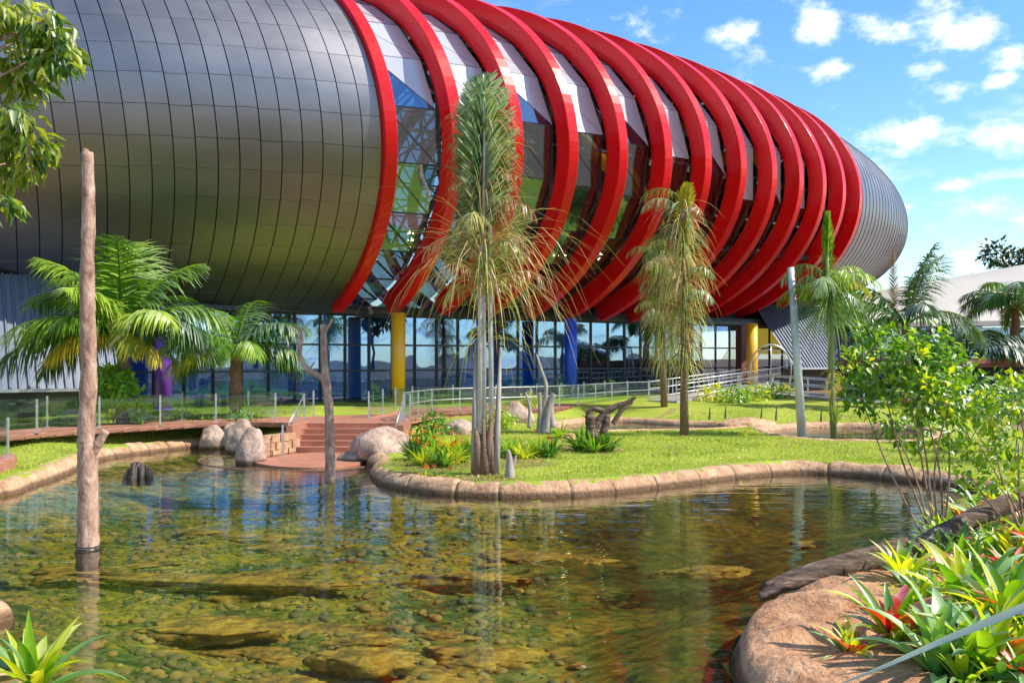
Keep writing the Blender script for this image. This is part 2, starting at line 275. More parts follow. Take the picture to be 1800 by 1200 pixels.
def lawnmat():
    m,N,L=newmat('lawn'); out=N.new('ShaderNodeOutputMaterial'); b=N.new('ShaderNodeBsdfPrincipled'); L.new(b.outputs[0],out.inputs[0]); b.inputs['Roughness'].default_value=.9; b.inputs['Specular IOR Level'].default_value=.15
    tc=N.new('ShaderNodeTexCoord'); v=tc.outputs['Object']
    n1=noisen(N,L,.35,6,v,.6); n2=noisen(N,L,9,6,v,.7); n3=noisen(N,L,.55,5,v,.65,.6)
    r1=ramp(N,[(.3,(.20,.28,.03)),(.52,(.33,.40,.05)),(.75,(.50,.47,.11))]); ad=N.new('ShaderNodeMath'); ad.operation='MULTIPLY_ADD'; L.new(n2.outputs[0],ad.inputs[0]); ad.inputs[1].default_value=.55; sb=N.new('ShaderNodeMath'); sb.operation='MULTIPLY_ADD'; L.new(n1.outputs[0],sb.inputs[0]); sb.inputs[1].default_value=.75; sb.inputs[2].default_value=-.17; L.new(sb.outputs[0],ad.inputs[2]); L.new(ad.outputs[0],r1.inputs[0])
    bare=ramp(N,[(.58,(0,0,0)),(.70,(.8,.8,.8))]); L.new(n3.outputs[0],bare.inputs[0])
    at=N.new('ShaderNodeAttribute'); at.attribute_name='bed'
    mxm=N.new('ShaderNodeMath'); mxm.operation='MAXIMUM'; L.new(bare.outputs[0],mxm.inputs[0]); L.new(at.outputs['Fac'],mxm.inputs[1])
    so=ramp(N,[(.3,(.13,.075,.045)),(.7,(.33,.21,.13))]); L.new(n2.outputs[0],so.inputs[0])
    mx=N.new('ShaderNodeMix'); mx.data_type='RGBA'; L.new(mxm.outputs[0],mx.inputs[0]); L.new(r1.outputs[0],mx.inputs[6]); L.new(so.outputs[0],mx.inputs[7]); L.new(mx.outputs[2],b.inputs['Base Color'])
    bp=N.new('ShaderNodeBump'); bp.inputs['Distance'].default_value=.05; L.new(n2.outputs[0],bp.inputs['Height']); L.new(bp.outputs[0],b.inputs['Normal'])
    return m
M['lawn']=lawnmat()
def bedmat():
    m,N,L=newmat('pond_bed'); out=N.new('ShaderNodeOutputMaterial'); b=N.new('ShaderNodeBsdfPrincipled'); L.new(b.outputs[0],out.inputs[0]); b.inputs['Roughness'].default_value=.9; b.inputs['Specular IOR Level'].default_value=.1
    tc=N.new('ShaderNodeTexCoord'); mp=N.new('ShaderNodeMapping'); mp.inputs['Scale'].default_value=(.8,1,1); L.new(tc.outputs['Object'],mp.inputs[0]); v=mp.outputs[0]
    n0=noisen(N,L,.8,8,v,.7,.5); n4=noisen(N,L,5.5,7,v,.7,.3); n1=N.new('ShaderNodeMix'); n1.inputs[0].default_value=.42; L.new(n0.outputs[0],n1.inputs[2]); L.new(n4.outputs[0],n1.inputs[3]); r1=ramp(N,[(.36,(.025,.06,.035)),(.44,(.09,.14,.05)),(.50,(.21,.22,.06)),(.56,(.38,.275,.05)),(.64,(.54,.41,.10))]); L.new(n1.outputs[0],r1.inputs[0])
    vo=N.new('ShaderNodeTexVoronoi'); vo.inputs['Scale'].default_value=2.6; L.new(v,vo.inputs['Vector'])
    vo.inputs['Randomness'].default_value=1; vw=noisen(N,L,3,3,v); va=N.new('ShaderNodeVectorMath'); va.operation='MULTIPLY_ADD'; L.new(vw.outputs['Color'],va.inputs[0]); va.inputs[1].default_value=(.5,.5,.5); L.new(v,va.inputs[2]); L.new(va.outputs[0],vo.inputs['Vector'])
    vo.inputs['Scale'].default_value=6.5; r2=ramp(N,[(.0,(1.0,1.0,1.0)),(.45,(1.,.96,.88)),(.72,(.5,.55,.46))]); L.new(vo.outputs['Distance'],r2.inputs[0])
    vc=N.new('ShaderNodeSeparateColor'); L.new(vo.outputs['Color'],vc.inputs[0]); r3=ramp(N,[(.0,(.5,.62,.45)),(.35,(1.,1.,.75)),(.7,(1.,.82,.5)),(1.,(1.,1.,1.))]); L.new(vc.outputs[0],r3.inputs[0])
    m3=N.new('ShaderNodeMix'); m3.data_type='RGBA'; m3.blend_type='MULTIPLY'; m3.inputs[0].default_value=.8; L.new(r2.outputs[0],m3.inputs[6]); L.new(r3.outputs[0],m3.inputs[7])
    mx=N.new('ShaderNodeMix'); mx.data_type='RGBA'; mx.blend_type='MULTIPLY'; mx.inputs[0].default_value=1; L.new(r1.outputs[0],mx.inputs[6]); L.new(m3.outputs[2],mx.inputs[7])
    # right-hand half of the bed painted darker, like deeper water, so reflections show
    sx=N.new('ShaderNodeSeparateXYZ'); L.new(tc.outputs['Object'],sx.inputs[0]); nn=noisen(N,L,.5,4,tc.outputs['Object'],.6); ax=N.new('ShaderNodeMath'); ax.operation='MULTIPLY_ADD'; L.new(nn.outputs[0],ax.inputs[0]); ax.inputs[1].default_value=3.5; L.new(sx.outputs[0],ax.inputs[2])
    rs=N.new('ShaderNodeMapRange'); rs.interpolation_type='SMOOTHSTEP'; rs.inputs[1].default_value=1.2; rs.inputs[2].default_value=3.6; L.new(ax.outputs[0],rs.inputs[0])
    rdark=N.new('ShaderNodeMix'); rdark.data_type='RGBA'; rdark.blend_type='MULTIPLY'; L.new(rs.outputs[0],rdark.inputs[0]); L.new(mx.outputs[2],rdark.inputs[6]); rdark.inputs[7].default_value=(.38,.42,.42,1); L.new(rdark.outputs[2],b.inputs['Base Color'])
    bp=N.new('ShaderNodeBump'); bp.inputs['Distance'].default_value=.03; L.new(n1.outputs[0],bp.inputs['Height']); L.new(bp.outputs[0],b.inputs['Normal'])
    return m
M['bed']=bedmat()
def watermat(name,tint,d1,d2):
    m,N,L=newmat(name); out=N.new('ShaderNodeOutputMaterial'); tr=N.new('ShaderNodeBsdfTransparent'); rf=N.new('ShaderNodeBsdfGlossy'); rf.inputs['Roughness'].default_value=.0
    tr.inputs[0].default_value=(*tint,1)
    tc=N.new('ShaderNodeTexCoord'); mp=N.new('ShaderNodeMapping'); mp.inputs['Scale'].default_value=(.38,1,1); L.new(tc.outputs['Object'],mp.inputs[0])
    n1=noisen(N,L,1.5,2,mp.outputs[0],.5,.6); n2=noisen(N,L,5.5,3,mp.outputs[0],.5,.4)
    b1=N.new('ShaderNodeBump'); b1.inputs['Distance'].default_value=d1; L.new(n1.outputs[0],b1.inputs['Height'])
    b2=N.new('ShaderNodeBump'); b2.inputs['Distance'].default_value=d2; L.new(n2.outputs[0],b2.inputs['Height']); L.new(b1.outputs[0],b2.inputs['Normal'])
    L.new(b2.outputs[0],rf.inputs['Normal'])
    fo=schlick(N,L,.09,b2.outputs[0])
    mx=N.new('ShaderNodeMixShader'); L.new(fo,mx.inputs[0]); L.new(tr.outputs[0],mx.inputs[1]); L.new(rf.outputs[0],mx.inputs[2]); L.new(mx.outputs[0],out.inputs[0])
    return m
M['water']=watermat('pond_water',(.90,.94,.78),.016,.005)
M['water2']=watermat('dark_water',(.35,.42,.36),.02,.006)

# ---------------------------------------------------------------- ground, ponds
def cr(P,n=5,closed=True):
    P=[np.array(p[:2],float) for p in P]; out=[]; m=len(P)
    for i in range(m if closed else m-1):
        if closed: a,b,c,d=P[i-1],P[i],P[(i+1)%m],P[(i+2)%m]
        else: a,b,c,d=P[max(i-1,0)],P[i],P[i+1],P[min(i+2,m-1)]
        for t in np.arange(n)/n: out.append(.5*((2*b)+(-a+c)*t+(2*a-5*b+4*c-d)*t*t+(-a+3*b-3*c+d)*t**3))
    if not closed: out.append(P[-1])
    return np.array(out)
def px0(L,z=0.): return [tuple(gp(x,y,z)[:2]) for x,y in L]
LEFTK=[(-13.8,14.5),(-13.0,17.2)]+px0([(0,872),(50,857),(100,840),(135,825),(160,815),(200,804),(300,791),(355,786)])
INLET=[(-9.5,31.3),(-8.5,29.6),(-7.7,27.6),(-7.35,27.3),(-6.95,28.7),(-6.5,28.85),(-3.9,28.85),(-3.55,28.5),(-3.75,26.6),(-3.75,25.2)]
ISL=px0([(652,836),(670,850),(720,862),(800,870),(900,874),(1000,872),(1100,864),(1200,852),(1300,840),(1400,832),(1500,836),(1600,846),(1640,850)])+[(10.4,21.4)]
RBANK=[(10.9,20.4),(10.2,19.3),(8.6,18.2)]+px0([(1650,930),(1600,970),(1530,1010),(1440,1045),(1350,1082),(1300,1115),(1283,1150),(1285,1200)])+[(1.9,7),(2.1,5.5)]
NEAR=[(1.2,4.2),(-1,4.0),(-2.5,5.4),(-3.3,7.1),(-4.3,8.2),(-5.3,9.4),(-6.4,10.8),(-9,12.3)]
POND=cr(LEFTK+INLET+ISL+RBANK+NEAR,5)
P2=cr(px0([(985,757),(1000,745),(1080,741),(1180,746),(1270,750),(1300,756),(1190,761),(1100,762),(1030,764)],.25),4)
P3=cr(px0([(1345,759),(1370,770),(1420,778),(1500,781),(1600,781),(1640,770),(1600,755),(1480,751),(1400,752)],.25),4)
def sdist(X,Y,P):
    """signed distance, positive outside"""
    d2=np.full(X.shape,1e9); ins=np.zeros(X.shape,bool)
    A=P; B=np.roll(P,-1,0)
    for a,b in zip(A,B):
        ex,ey=b-a; wx=X-a[0]; wy=Y-a[1]; l=ex*ex+ey*ey+1e-12
        t=np.clip((wx*ex+wy*ey)/l,0,1); d2=np.minimum(d2,(wx-t*ex)**2+(wy-t*ey)**2)
        c=((a[1]<=Y)&(b[1]>Y))|((b[1]<=Y)&(a[1]>Y))
        with np.errstate(divide='ignore',invalid='ignore'): xi=a[0]+(Y-a[1])*ex/(ey if abs(ey)>1e-12 else 1e-12)
        ins^= c&(X<xi)
    return np.where(ins,-1,1)*np.sqrt(d2)
def ss(x,a,b): t=np.clip((x-a)/(b-a),0,1); return t*t*(3-2*t)
def base_z(X,Y,d):
    z=base_z0(X,Y,d); k=ss(d,.4,2.0); z=z*k+np.minimum(z,.30+.0*z)*(1-k) if True else z
    wr=ss(X,1.5,3)*(1-ss(Y,17,21)); z=z*(1-wr)+base_z0(X,Y,d)*wr
    q=ss(np.minimum(sdist(X,Y,P2),sdist(X,Y,P3)),.5,3.); return z*q+.40*(1-q)
def base_z0(X,Y,d):
    zc=.29+.13*ss(Y,22,32)+.42*ss(Y,33,43)+.1*ss(Y,43,48)
    zl=.29+.36*ss(Y,23,29)+.3*ss(Y,30,38)
    wl=ss(-X,6.5,8.5); z=zc*(1-wl)+zl*wl
    wr=ss(X,1.5,3)*(1-ss(Y,17,21)); zr=.26+.13*np.clip(d-.9,0,6)
    z=z*(1-wr)+zr*wr
    far=ss(np.hypot(X,Y-25),40,90); return z*(1-far)+1.0*far
def terrain():
    xs=np.concatenate([[-2500,-1000,-400,-180,-90,-50,-35,-27],np.arange(-22,24.01,.2),[27,32,40,60,100,200,450,1000,2500]])
    ys=np.concatenate([[-2500,-900,-300,-100,-40,-15,-5,0],np.arange(2.5,50.01,.2),[54,60,70,90,130,220,500,1100,2800]])
    X,Y=np.meshgrid(xs,ys); d=sdist(X,Y,POND); d2=sdist(X,Y,P2); d3=sdist(X,Y,P3)
    nz=np.array([mnoise.noise((x*.8,y*.8,0)) for x,y in zip(X.ravel(),Y.ravel())]).reshape(X.shape)
    nf=np.array([mnoise.noise((x*2.2,y*3.1,5)) for x,y in zip(X.ravel(),Y.ravel())]).reshape(X.shape)
    Z=base_z(X,Y,d)+nz*.025*ss(d,.3,1.2)+nf*.012
    deep=ss(-d,.1,2.6); near=ss(-Y,-14,-8)
    bed=-.16-.50*deep+.13*nz+.07*nf
    Z=np.where(d<.12,bed,Z)
    for q,(dd) in enumerate((d2,d3)): Z=np.where(dd<.08,-.15,Z)
    Z=np.where((X>-7.05)&(X<-3.4)&(Y>28.5)&(Y<30.9),-.3,Z); Z=np.where((X>1.4)&(Y<13.5)&(d<.55),np.minimum(Z,-.2),Z)
    inp=(d<.12); h,w=X.shape
    # flower-bed mask
    beds=[gp(770,815,.3),gp(900,812,.3),gp(1030,790,.35),gp(950,790,.35),gp(850,835,.3),gp(750,830,.3)]
    bm=np.zeros_like(X)
    for c,r in zip(beds,(1.5,1.3,1.3,1.4,.8,.8)): bm=np.maximum(bm,1-ss(np.hypot(X-c.x,(Y-c.y)*.8)+nz*.5,r*.6,r))
    bm=np.maximum(bm,ss(X,2,3)*(1-ss(Y,16,19))*(1-ss(X,14,20)))
    bm=np.maximum(bm,(1-ss(Y,10,13))*ss(-X,0,3)*.9); bm=np.maximum(bm,ss(np.hypot(X,Y-25),26,30)); bm=np.maximum(bm,ss(np.abs(X),17,19.5))
    idx=np.arange(h*w).reshape(h,w); Q=np.stack([idx[:-1,:-1],idx[:-1,1:],idx[1:,1:],idx[1:,:-1]],-1).reshape(-1,4)
    xc=(X[:-1,:-1]+X[1:,1:])/2; yc=(Y[:-1,:-1]+Y[1:,1:])/2
    inq=(sdist(xc,yc,POND)<.0).ravel()
    V=np.stack([X,Y,Z],-1).reshape(-1,3)
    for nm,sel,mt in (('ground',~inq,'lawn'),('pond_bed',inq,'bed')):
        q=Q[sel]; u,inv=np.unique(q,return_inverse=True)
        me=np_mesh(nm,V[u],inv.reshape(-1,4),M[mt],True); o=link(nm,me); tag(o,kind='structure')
        if nm=='ground':
            at=me.attributes.new('bed','FLOAT','POINT'); at.data.foreach_set('value',bm.reshape(-1)[u].astype(np.float32))
terrain()
def gz(x,y):
    X=np.array([float(x)]);Y=np.array([float(y)]); return float(base_z(X,Y,sdist(X,Y,POND))[0])
def gnd(px,py):
    z=.4
    for _ in range(8): p=gp(px,py,z); z=.5*z+.5*gz(p.x,p.y)
    return Vector((p.x,p.y,z))

def poly_sheet(name,P,z,mt,kind='structure',grow=0.):
    bm=MB(); n=len(P); bm.add([(p[0],p[1],z) for p in P],[tuple(range(n))]); o=bm.build(name,M[mt]); tag(o,kind=kind); return o
def area(P): return .5*sum(P[i][0]*P[(i+1)%len(P)][1]-P[(i+1)%len(P)][0]*P[i][1] for i in range(len(P)))
for nm,P,z,mt in (('pond_water',POND,0,'water'),('pond_water',P2,.25,'water2'),('pond_water',P3,.25,'water2')):
    if area(P)<0: P=P[::-1]
    poly_sheet(nm,P,z,mt)

def fbm(p,s,o=3):
    return sum(mnoise.noise((p[0]*s*2**k+k*7,p[1]*s*2**k,p[2]*s*2**k))/2**k for k in range(o))
def kerb_seg(line,prof,z0,side,amp,taper=True,ee=.86):
    """line: (n,2) water edge; prof: (outward, up). side=+1: outward is to the right of travel"""
    n=len(line); V=[];Fq=[]; k=len(prof)
    for i,p in enumerate(line):
        t=line[min(i+1,n-1)]-line[max(i-1,0)]; t=t/np.linalg.norm(t); o=np.array([t[1],-t[0]])*side
        e=1.0
        if taper and i in (0,n-1): e=ee
        wn=1+.22*mnoise.noise((p[0]*.9,p[1]*.9,3.3))
        for a,b in prof:
            a=a*wn if a>.05 else a
            bb=b if b<0 else b*(e if taper else 1)
            q=Vector((p[0]+o[0]*a,p[1]+o[1]*a,z0+bb)); dn=fbm(q,1.6)*amp*(0 if b<0 else 1)
            q+=Vector((o[0]*dn*.6,o[1]*dn*.6,dn)); V.append(q)
    for i in range(n-1):
        for j in range(k-1):
            f=(i*k+j,(i+1)*k+j,(i+1)*k+j+1,i*k+j+1); Fq.append(f if side>0 else f[::-1])
    c0=tuple(range(k)); c1=tuple((n-1)*k+j for j in range(k)); Fq.append(c0 if side>0 else c0[::-1]); Fq.append(c1[::-1] if side>0 else c1)
    return V,Fq
def resample(L,step):
    L=np.array(L); s=np.concatenate([[0],np.cumsum(np.linalg.norm(np.diff(L,axis=0),axis=1))]); n=max(2,int(s[-1]/step)+1); t=np.linspace(0,s[-1],n)
    return np.stack([np.interp(t,s,L[:,0]),np.interp(t,s,L[:,1])],1)
PROF=[(-.06,-.35),(-.03,.05),(.02,.16),(.1,.25),(.22,.30),(.36,.30),(.46,.24),(.50,.05)]
def kerb(name,label,P,side,prof,z0,mt,amp,step=.12,stones=None,smooth=True,cat='kerb',closed=False,gap=.35,ee=.86):
    L=cr(P,8,closed=closed)
    if closed: L=np.vstack([L,L[:1]])
    L=resample(L,step)
    root=empty(name,(L[len(L)//2][0],L[len(L)//2][1],z0),label,cat); org=Vector(root.location)
    if stones:
        i=0; rr=random.Random(len(L))
        while i<len(L)-2:
            k=max(3,int(stones*rr.uniform(.8,1.25)/step)); j=min(i+k,len(L)-1)
            if len(L)-1-j<3: j=len(L)-1
            s=L[i:j+1].copy()
            if j<len(L)-1: s[-1]=s[-1]+(s[-2]-s[-1])*gap
            sc=rr.uniform(.92,1.1) if ee<.9 else rr.uniform(.98,1.03)
            V,Fq=kerb_seg(s,[(a,b*sc) for a,b in prof],z0,side,amp,True,ee); b=MB(); b.add([v-org for v in V],Fq); b.build('stone',M[mt],root,smooth); i=j
    else:
        V,Fq=kerb_seg(L,prof,z0,side,amp,False); b=MB(); b.add([v-org for v in V],Fq); b.build('rim',M[mt],root,smooth)
    return root
kerb('pond_kerb','pale sandstone kerb of rounded blocks along the left lawn edge of the big pond',LEFTK+[(-9.5,31.3),(-8.7,30.0)],-1,PROF,0,'stone',.035,stones=.75)
kerb('island_kerb','long curving moulded stone kerb round the lawn island with the tall tied-up palm',[(-4.1,26.2),(-3.75,25.2)]+ISL+[(11.2,20.6),(11.4,19.6)],-1,PROF,0,'stone',.07,step=.1,stones=1.3,gap=.05,ee=.975)
wide=[(.02,-.4),(.05,.0),(.09,.12),(.13,.22),(.22,.31),(.4,.36),(.65,.375),(.95,.38),(1.3,.38),(1.5,.33),(1.65,.2)]
kerb('rock_ledge','broad pink-brown rock ledge at the water edge in front of the bromeliads',px0([(1480,1030),(1420,1053),(1350,1082),(1300,1115),(1283,1150),(1285,1200)])+[(1.9,7),(2.1,5.5)],-1,wide,0,'ledge',.17,step=.09,cat='rock ledge')
kerb('bank_kerb','stone kerb half hidden under the leafy right bank behind the long log',[(11.2,19.8),(10.2,19.3),(8.6,18.2)]+px0([(1650,930),(1600,970),(1530,1010),(1450,1042)]),-1,[(a,b*.6 if b>0 else b) for a,b in PROF],0,'stone',.05)
kerb('near_kerb','stone kerb under the strap-leaved plant in the near left corner',NEAR[1:],-1,PROF,0,'stone',.05)
p2p=[(-.04,-.3),(-.02,.0),(.04,.12),(.16,.17),(.32,.17),(.42,.1),(.46,-.05)]
for P,lab in ((P2,'tan stone kerb round the narrow dark pool behind the flower bed'),(P3,'tan stone kerb round the dark pool with the grey pole in it')):
    L=P[::3]; s=1 if area(list(P))>0 else -1
    kerb('pool_kerb',lab,[tuple(q) for q in L],s,p2p,.27,'stone',.03,closed=True)

def pebbles():
    n=10000; X=RNG.uniform(-10,5,n); Y=8.2+RNG.random(n)**1.4*14; d=sdist(X,Y,POND); ok=(d<-.3)&(RNG.random(n)<1-ss(X,-1.,1.5))
    X=X[ok];Y=Y[ok];d=d[ok]; Z=-.16-.50*ss(-d,.1,2.6)+.0; m=len(X)
    nz=np.array([mnoise.noise((x*.8,y*.8,0)) for x,y in zip(X,Y)]); nf=np.array([mnoise.noise((x*2.2,y*3.1,5)) for x,y in zip(X,Y)]); Z=Z+.13*nz+.07*nf
    keep=nf+RNG.normal(0,.35,m)>-.15; X=X[keep];Y=Y[keep];Z=Z[keep]; m=len(X)
    import bmesh
    bm_=bmesh.new(); bmesh.ops.create_icosphere(bm_,subdivisions=2,radius=1); T=np.array([v.co[:] for v in bm_.verts]); f=np.array([[v.index for v in q.verts] for q in bm_.faces]); bm_.free()
    k=T.shape[0]; s=.03+.08*RNG.random(m)**2.; a=RNG.uniform(0,6.28,m); c,s_=np.cos(a),np.sin(a); asp=RNG.uniform(.55,.95,m)[:,None]; hh=RNG.uniform(.3,.6,m)[:,None]
    P=T[None]*(1+RNG.normal(0,.05,(m,k,1))); V=np.stack([(P[...,0]*c[:,None]-P[...,1]*s_[:,None]*asp)*s[:,None]+X[:,None],(P[...,0]*s_[:,None]+P[...,1]*c[:,None]*asp)*s[:,None]+Y[:,None],P[...,2]*s[:,None]*hh+Z[:,None]],-1)
    Fq=((np.arange(m)*k)[:,None,None]+f[None]).reshape(-1,3)
    o=link('pebbles',np_mesh('pebbles',V.reshape(-1,3),Fq,M['pebble'],True)); tag(o,'amber pebbles strewn over the bottom of the clear pond','pebbles',kind='stuff')
pebbles()
# grass blades on the nearer lawns
def blades():
    n=230000; X=RNG.uniform(-17,15,n); Y=RNG.uniform(18,40,n)
    keep=RNG.random(n)<np.clip(1.25-(Y-18)/26,.25,1); X=X[keep];Y=Y[keep]
    d=sdist(X,Y,POND); d2=np.minimum(sdist(X,Y,P2),sdist(X,Y,P3)); ok=(d>.5)&(d2>.5)&(np.abs(X)<Y*.62)&~((X>-8.6)&(X<-3)&(Y>25))&~((X>2)&(Y<19.5))
    X=X[ok];Y=Y[ok];d=d[ok]; Z=base_z(X,Y,d)-.01; m=len(X)
    a=RNG.uniform(0,2*np.pi,m); w=RNG.uniform(.012,.022,m); h=RNG.uniform(.03,.075,m); lean=RNG.normal(0,.02,(m,2))
    V=np.zeros((m,3,3)); V[:,0]=np.stack([X-np.cos(a)*w,Y-np.sin(a)*w,Z],1); V[:,1]=np.stack([X+np.cos(a)*w,Y+np.sin(a)*w,Z],1); V[:,2]=np.stack([X+lean[:,0],Y+lean[:,1],Z+h],1)
    o=link('grass',np_mesh('grass',V.reshape(-1,3),np.arange(3*m).reshape(-1,3),M['blade'])); tag(o,'short bright green grass of the lawns round the ponds','grass',kind='stuff')
blades()

# ---------------------------------------------------------------- boardwalks, landing and stairs
def strip(name,label,A,B,z,h,mt,plank=None,pm='deck'):
    """deck between polylines A and B (front, back)"""
    A=resample(A,.5);n=len(A);B=np.array(B,float);s=np.concatenate([[0],np.cumsum(np.linalg.norm(np.diff(B,axis=0),axis=1))]);t=np.linspace(0,s[-1],n);B=np.stack([np.interp(t,s,B[:,0]),np.interp(t,s,B[:,1])],1)
    root=empty(name,(A[n//2][0],A[n//2][1],z-h),label,'boardwalk'); o=Vector(root.location)
    b=MB(); V=[Vector((*p,z))-o for p in A]+[Vector((*p,z))-o for p in B]+[Vector((*p,z-h))-o for p in A]+[Vector((*p,z-h))-o for p in B]
    Fq=[]
    for i in range(n-1): Fq+= [(i,i+1,n+i+1,n+i),(2*n+i,2*n+i+1,i+1,i),(n+i,n+i+1,3*n+i+1,3*n+i)]
    Fq+=[(0,n,3*n,2*n),(n-1,3*n-1,4*n-1,2*n-1)]
    b.add(V,Fq); b.build('deck_slab',M[mt],root)
    e=MB()
    for i in range(n-1):
        e.bar(Vector((*A[i],z-.10))-o+Vector((0,-.03,0)),Vector((*A[i+1],z-.05))-o+Vector((0,-.03,0)),.05,.10)
    e.build('fascia_board',M['deck'],root); return root
DZ=.85
FL=[tuple(gp(x,y,DZ)[:2]) for x,y in [(-60,771),(36,763),(94,758),(269,748),(352,743),(440,741)]]+[(-7.6,31.0)]
FL=[(-22,23.8)]+FL
BL=[(x-.9,y+2.1) for x,y in FL]; BL[-1]=(-7.4,34.4)
strip('boardwalk','brown boardwalk running along the left lawn below the slanted metal roof',FL,BL,DZ,.16,'brick')
FR=[(-3.4,30.9)]+[tuple(gp(x,y,DZ)[:2]) for x,y in [(704,737),(767,724),(860,720),(971,716),(1100,704),(1175,700)]]+[(12,51.5)]
BR=[(-7.6,34.6),(-5.6,36.2),(-4.6,39.2),(-1.6,41.0),(1.2,43.2),(5.2,49.0),(8.2,51.5),(11,53.5)]
BR=[(-5.2,33.5),(-5.0,35.6),(-4.6,39.6),(-2.2,41.6),(1.0,43.0),(4.9,48.6),(7.7,51.9),(11.4,53.3)]
strip('boardwalk','red-brown boardwalk curving from the stairs to the right past the blue column',FR,BR,DZ,.25,'brick')
b=MB(); b.prism([(-7.6,30.98),(-3.35,30.85),(-3.9,35.2),(-5.1,35.8),(-7.5,34.6)],DZ-.3,DZ-.006); o=b.build('stair_platform',M['brick']); tag(o,'red paved platform at the top of the five steps','platform')
st=empty('stairs',(-5.2,28.85,.05),'flight of five red-brown steps rising from the pond landing','stairs')
for i in range(5):
    z0=.05+i*.159; b=MB(); b.box((0,.2+i*.42+.24-.0,z0+.08-.05),(3.25,.52,.159)); b.build('step',M['brick'],st)
    b=MB(); b.box((0,-.035+i*.42+.02,z0+.159-.05+.004),(3.29,.07,.03)); b.build('nosing',M['deck'],st)
for xx_ in (-1.72,1.72):
    b=MB(); b.box((xx_,1.0,.40),(.2,2.3,.95)); b.build('cheek_wall',M['brick'],st)
LD=cr([(-7.35,26.6),(-6.9,25.7),(-6.2,25.15),(-5.5,25.0),(-4.9,25.2),(-4.45,25.9),(-4.2,27),(-3.9,28.86),(-6.9,28.86)],3)
b=MB(); b.prism([tuple(q) for q in (LD if area(list(LD))>0 else LD[::-1])],-.4,.055); o=b.build('landing',M['brick']); tag(o,'flat red paved landing at water level in front of the steps','landing')
# rim of the sunken round basin left of the landing
L=cr([(-9.3,28.6),(-9.25,27.2),(-8.6,26.0),(-7.7,25.3),(-6.9,25.0),(-6.0,24.85),(-5.2,24.7),(-4.6,24.9),(-4.1,25.6)],6,False)
b=MB(); b.tube([(x,y,-.015) for x,y in L],.035,8); o=b.build('basin_rim',M['stone'],smooth=True); tag(o,'thin curved rim of the sunken basin around the red landing','rim')
# side wall of rough blocks, left of the landing
wl=empty('block_wall',(-7.2,28.,0),'low brown block wall between the split boulder and the steps','wall')
for r in range(3):
    for c in range(5):
        f=(c+.5*(r%2))/5
        if f>.99: continue
        x=-7.55+f*.75; y=27.1+f*2.0; b=MB(); k=random.uniform(-.02,.02)
        b.box((x+7.2+k,y-28.,.12+r*.235),(.30,.40,.222),rz=R(-20)); b.build('block',M['stone'],wl)

# ---------------------------------------------------------------- the great hall: hull, ribs, glazing
TH=R(55.453); AX=Vector((math.sin(TH),math.cos(TH),0)); NX=Vector((math.cos(TH),-math.sin(TH),0))
X0,Y0=-13.5146,.03*1622.19; DS=2.6672; KS=-.1726
CA=(15.869,2.2551,-.9198,.0171); CB=(9.0114,.242,-.1943,.0075)
def poly(c,u): return c[0]+c[1]*u+c[2]*u*u+c[3]*u**3
def ab(s):
    u=s/10.
    if s>32:
        w=min(1,(s-32)/22); g=math.sqrt(max(0,1-w**4)); return (poly(CA,3.2)-.35*(s-32))*g,(poly(CB,3.2)-.12*(s-32))*g
    if s<-16:
        w=min(1,(-16-s)/16); g=math.sqrt(max(0,1-w**2.6)); return (poly(CA,-1.6)+.5*(s+16))*g,(poly(CB,-1.6)+.15*(s+16))*g
    return poly(CA,u),poly(CB,u)
def hp(s,t,off=0.):
    a,b=ab(s); sc=min(1.,max(a,.01)/2.); a+=off*sc; b+=off*sc; u=s/10.
    n=a*math.cos(t); h=b*math.sin(t); z=12.8651+.1057*u+h; ss_=s+KS*h
    return Vector((X0,Y0,0))+AX*ss_+NX*n+Vector((0,0,z))
hall=empty('exhibition_hall',hp(16,0)*0+Vector((-3,52,0)),'huge silver torpedo-shaped hall wrapped in curved red ribs above a glass ground floor','building')
HO=Vector(hall.location)
def hb(b,name,mt,smooth=False,parent=None,kind=None):
    for i,v in enumerate(b.v): b.v[i]=tuple(Vector(v)-HO)
    o=b.build(name,M[mt],parent or hall,smooth)
    if kind: o['kind']=kind
    return o
ZB=5.12
def tz(s,z,off=0.):      # angle at which the near side passes height z
    a,b=ab(s); v=(z-12.8651-.01057*s)/(b+off); return math.asin(max(-1,min(1,v)))
def arc_ts(s,t0,t1,n):
    T=np.linspace(t0,t1,300); a,b=ab(s); L=np.concatenate([[0],np.cumsum(np.hypot(a*np.sin(T[1:]),b*np.cos(T[1:]))*np.diff(T))]); return np.interp(np.linspace(0,L[-1],n+1),L,T),L[-1]
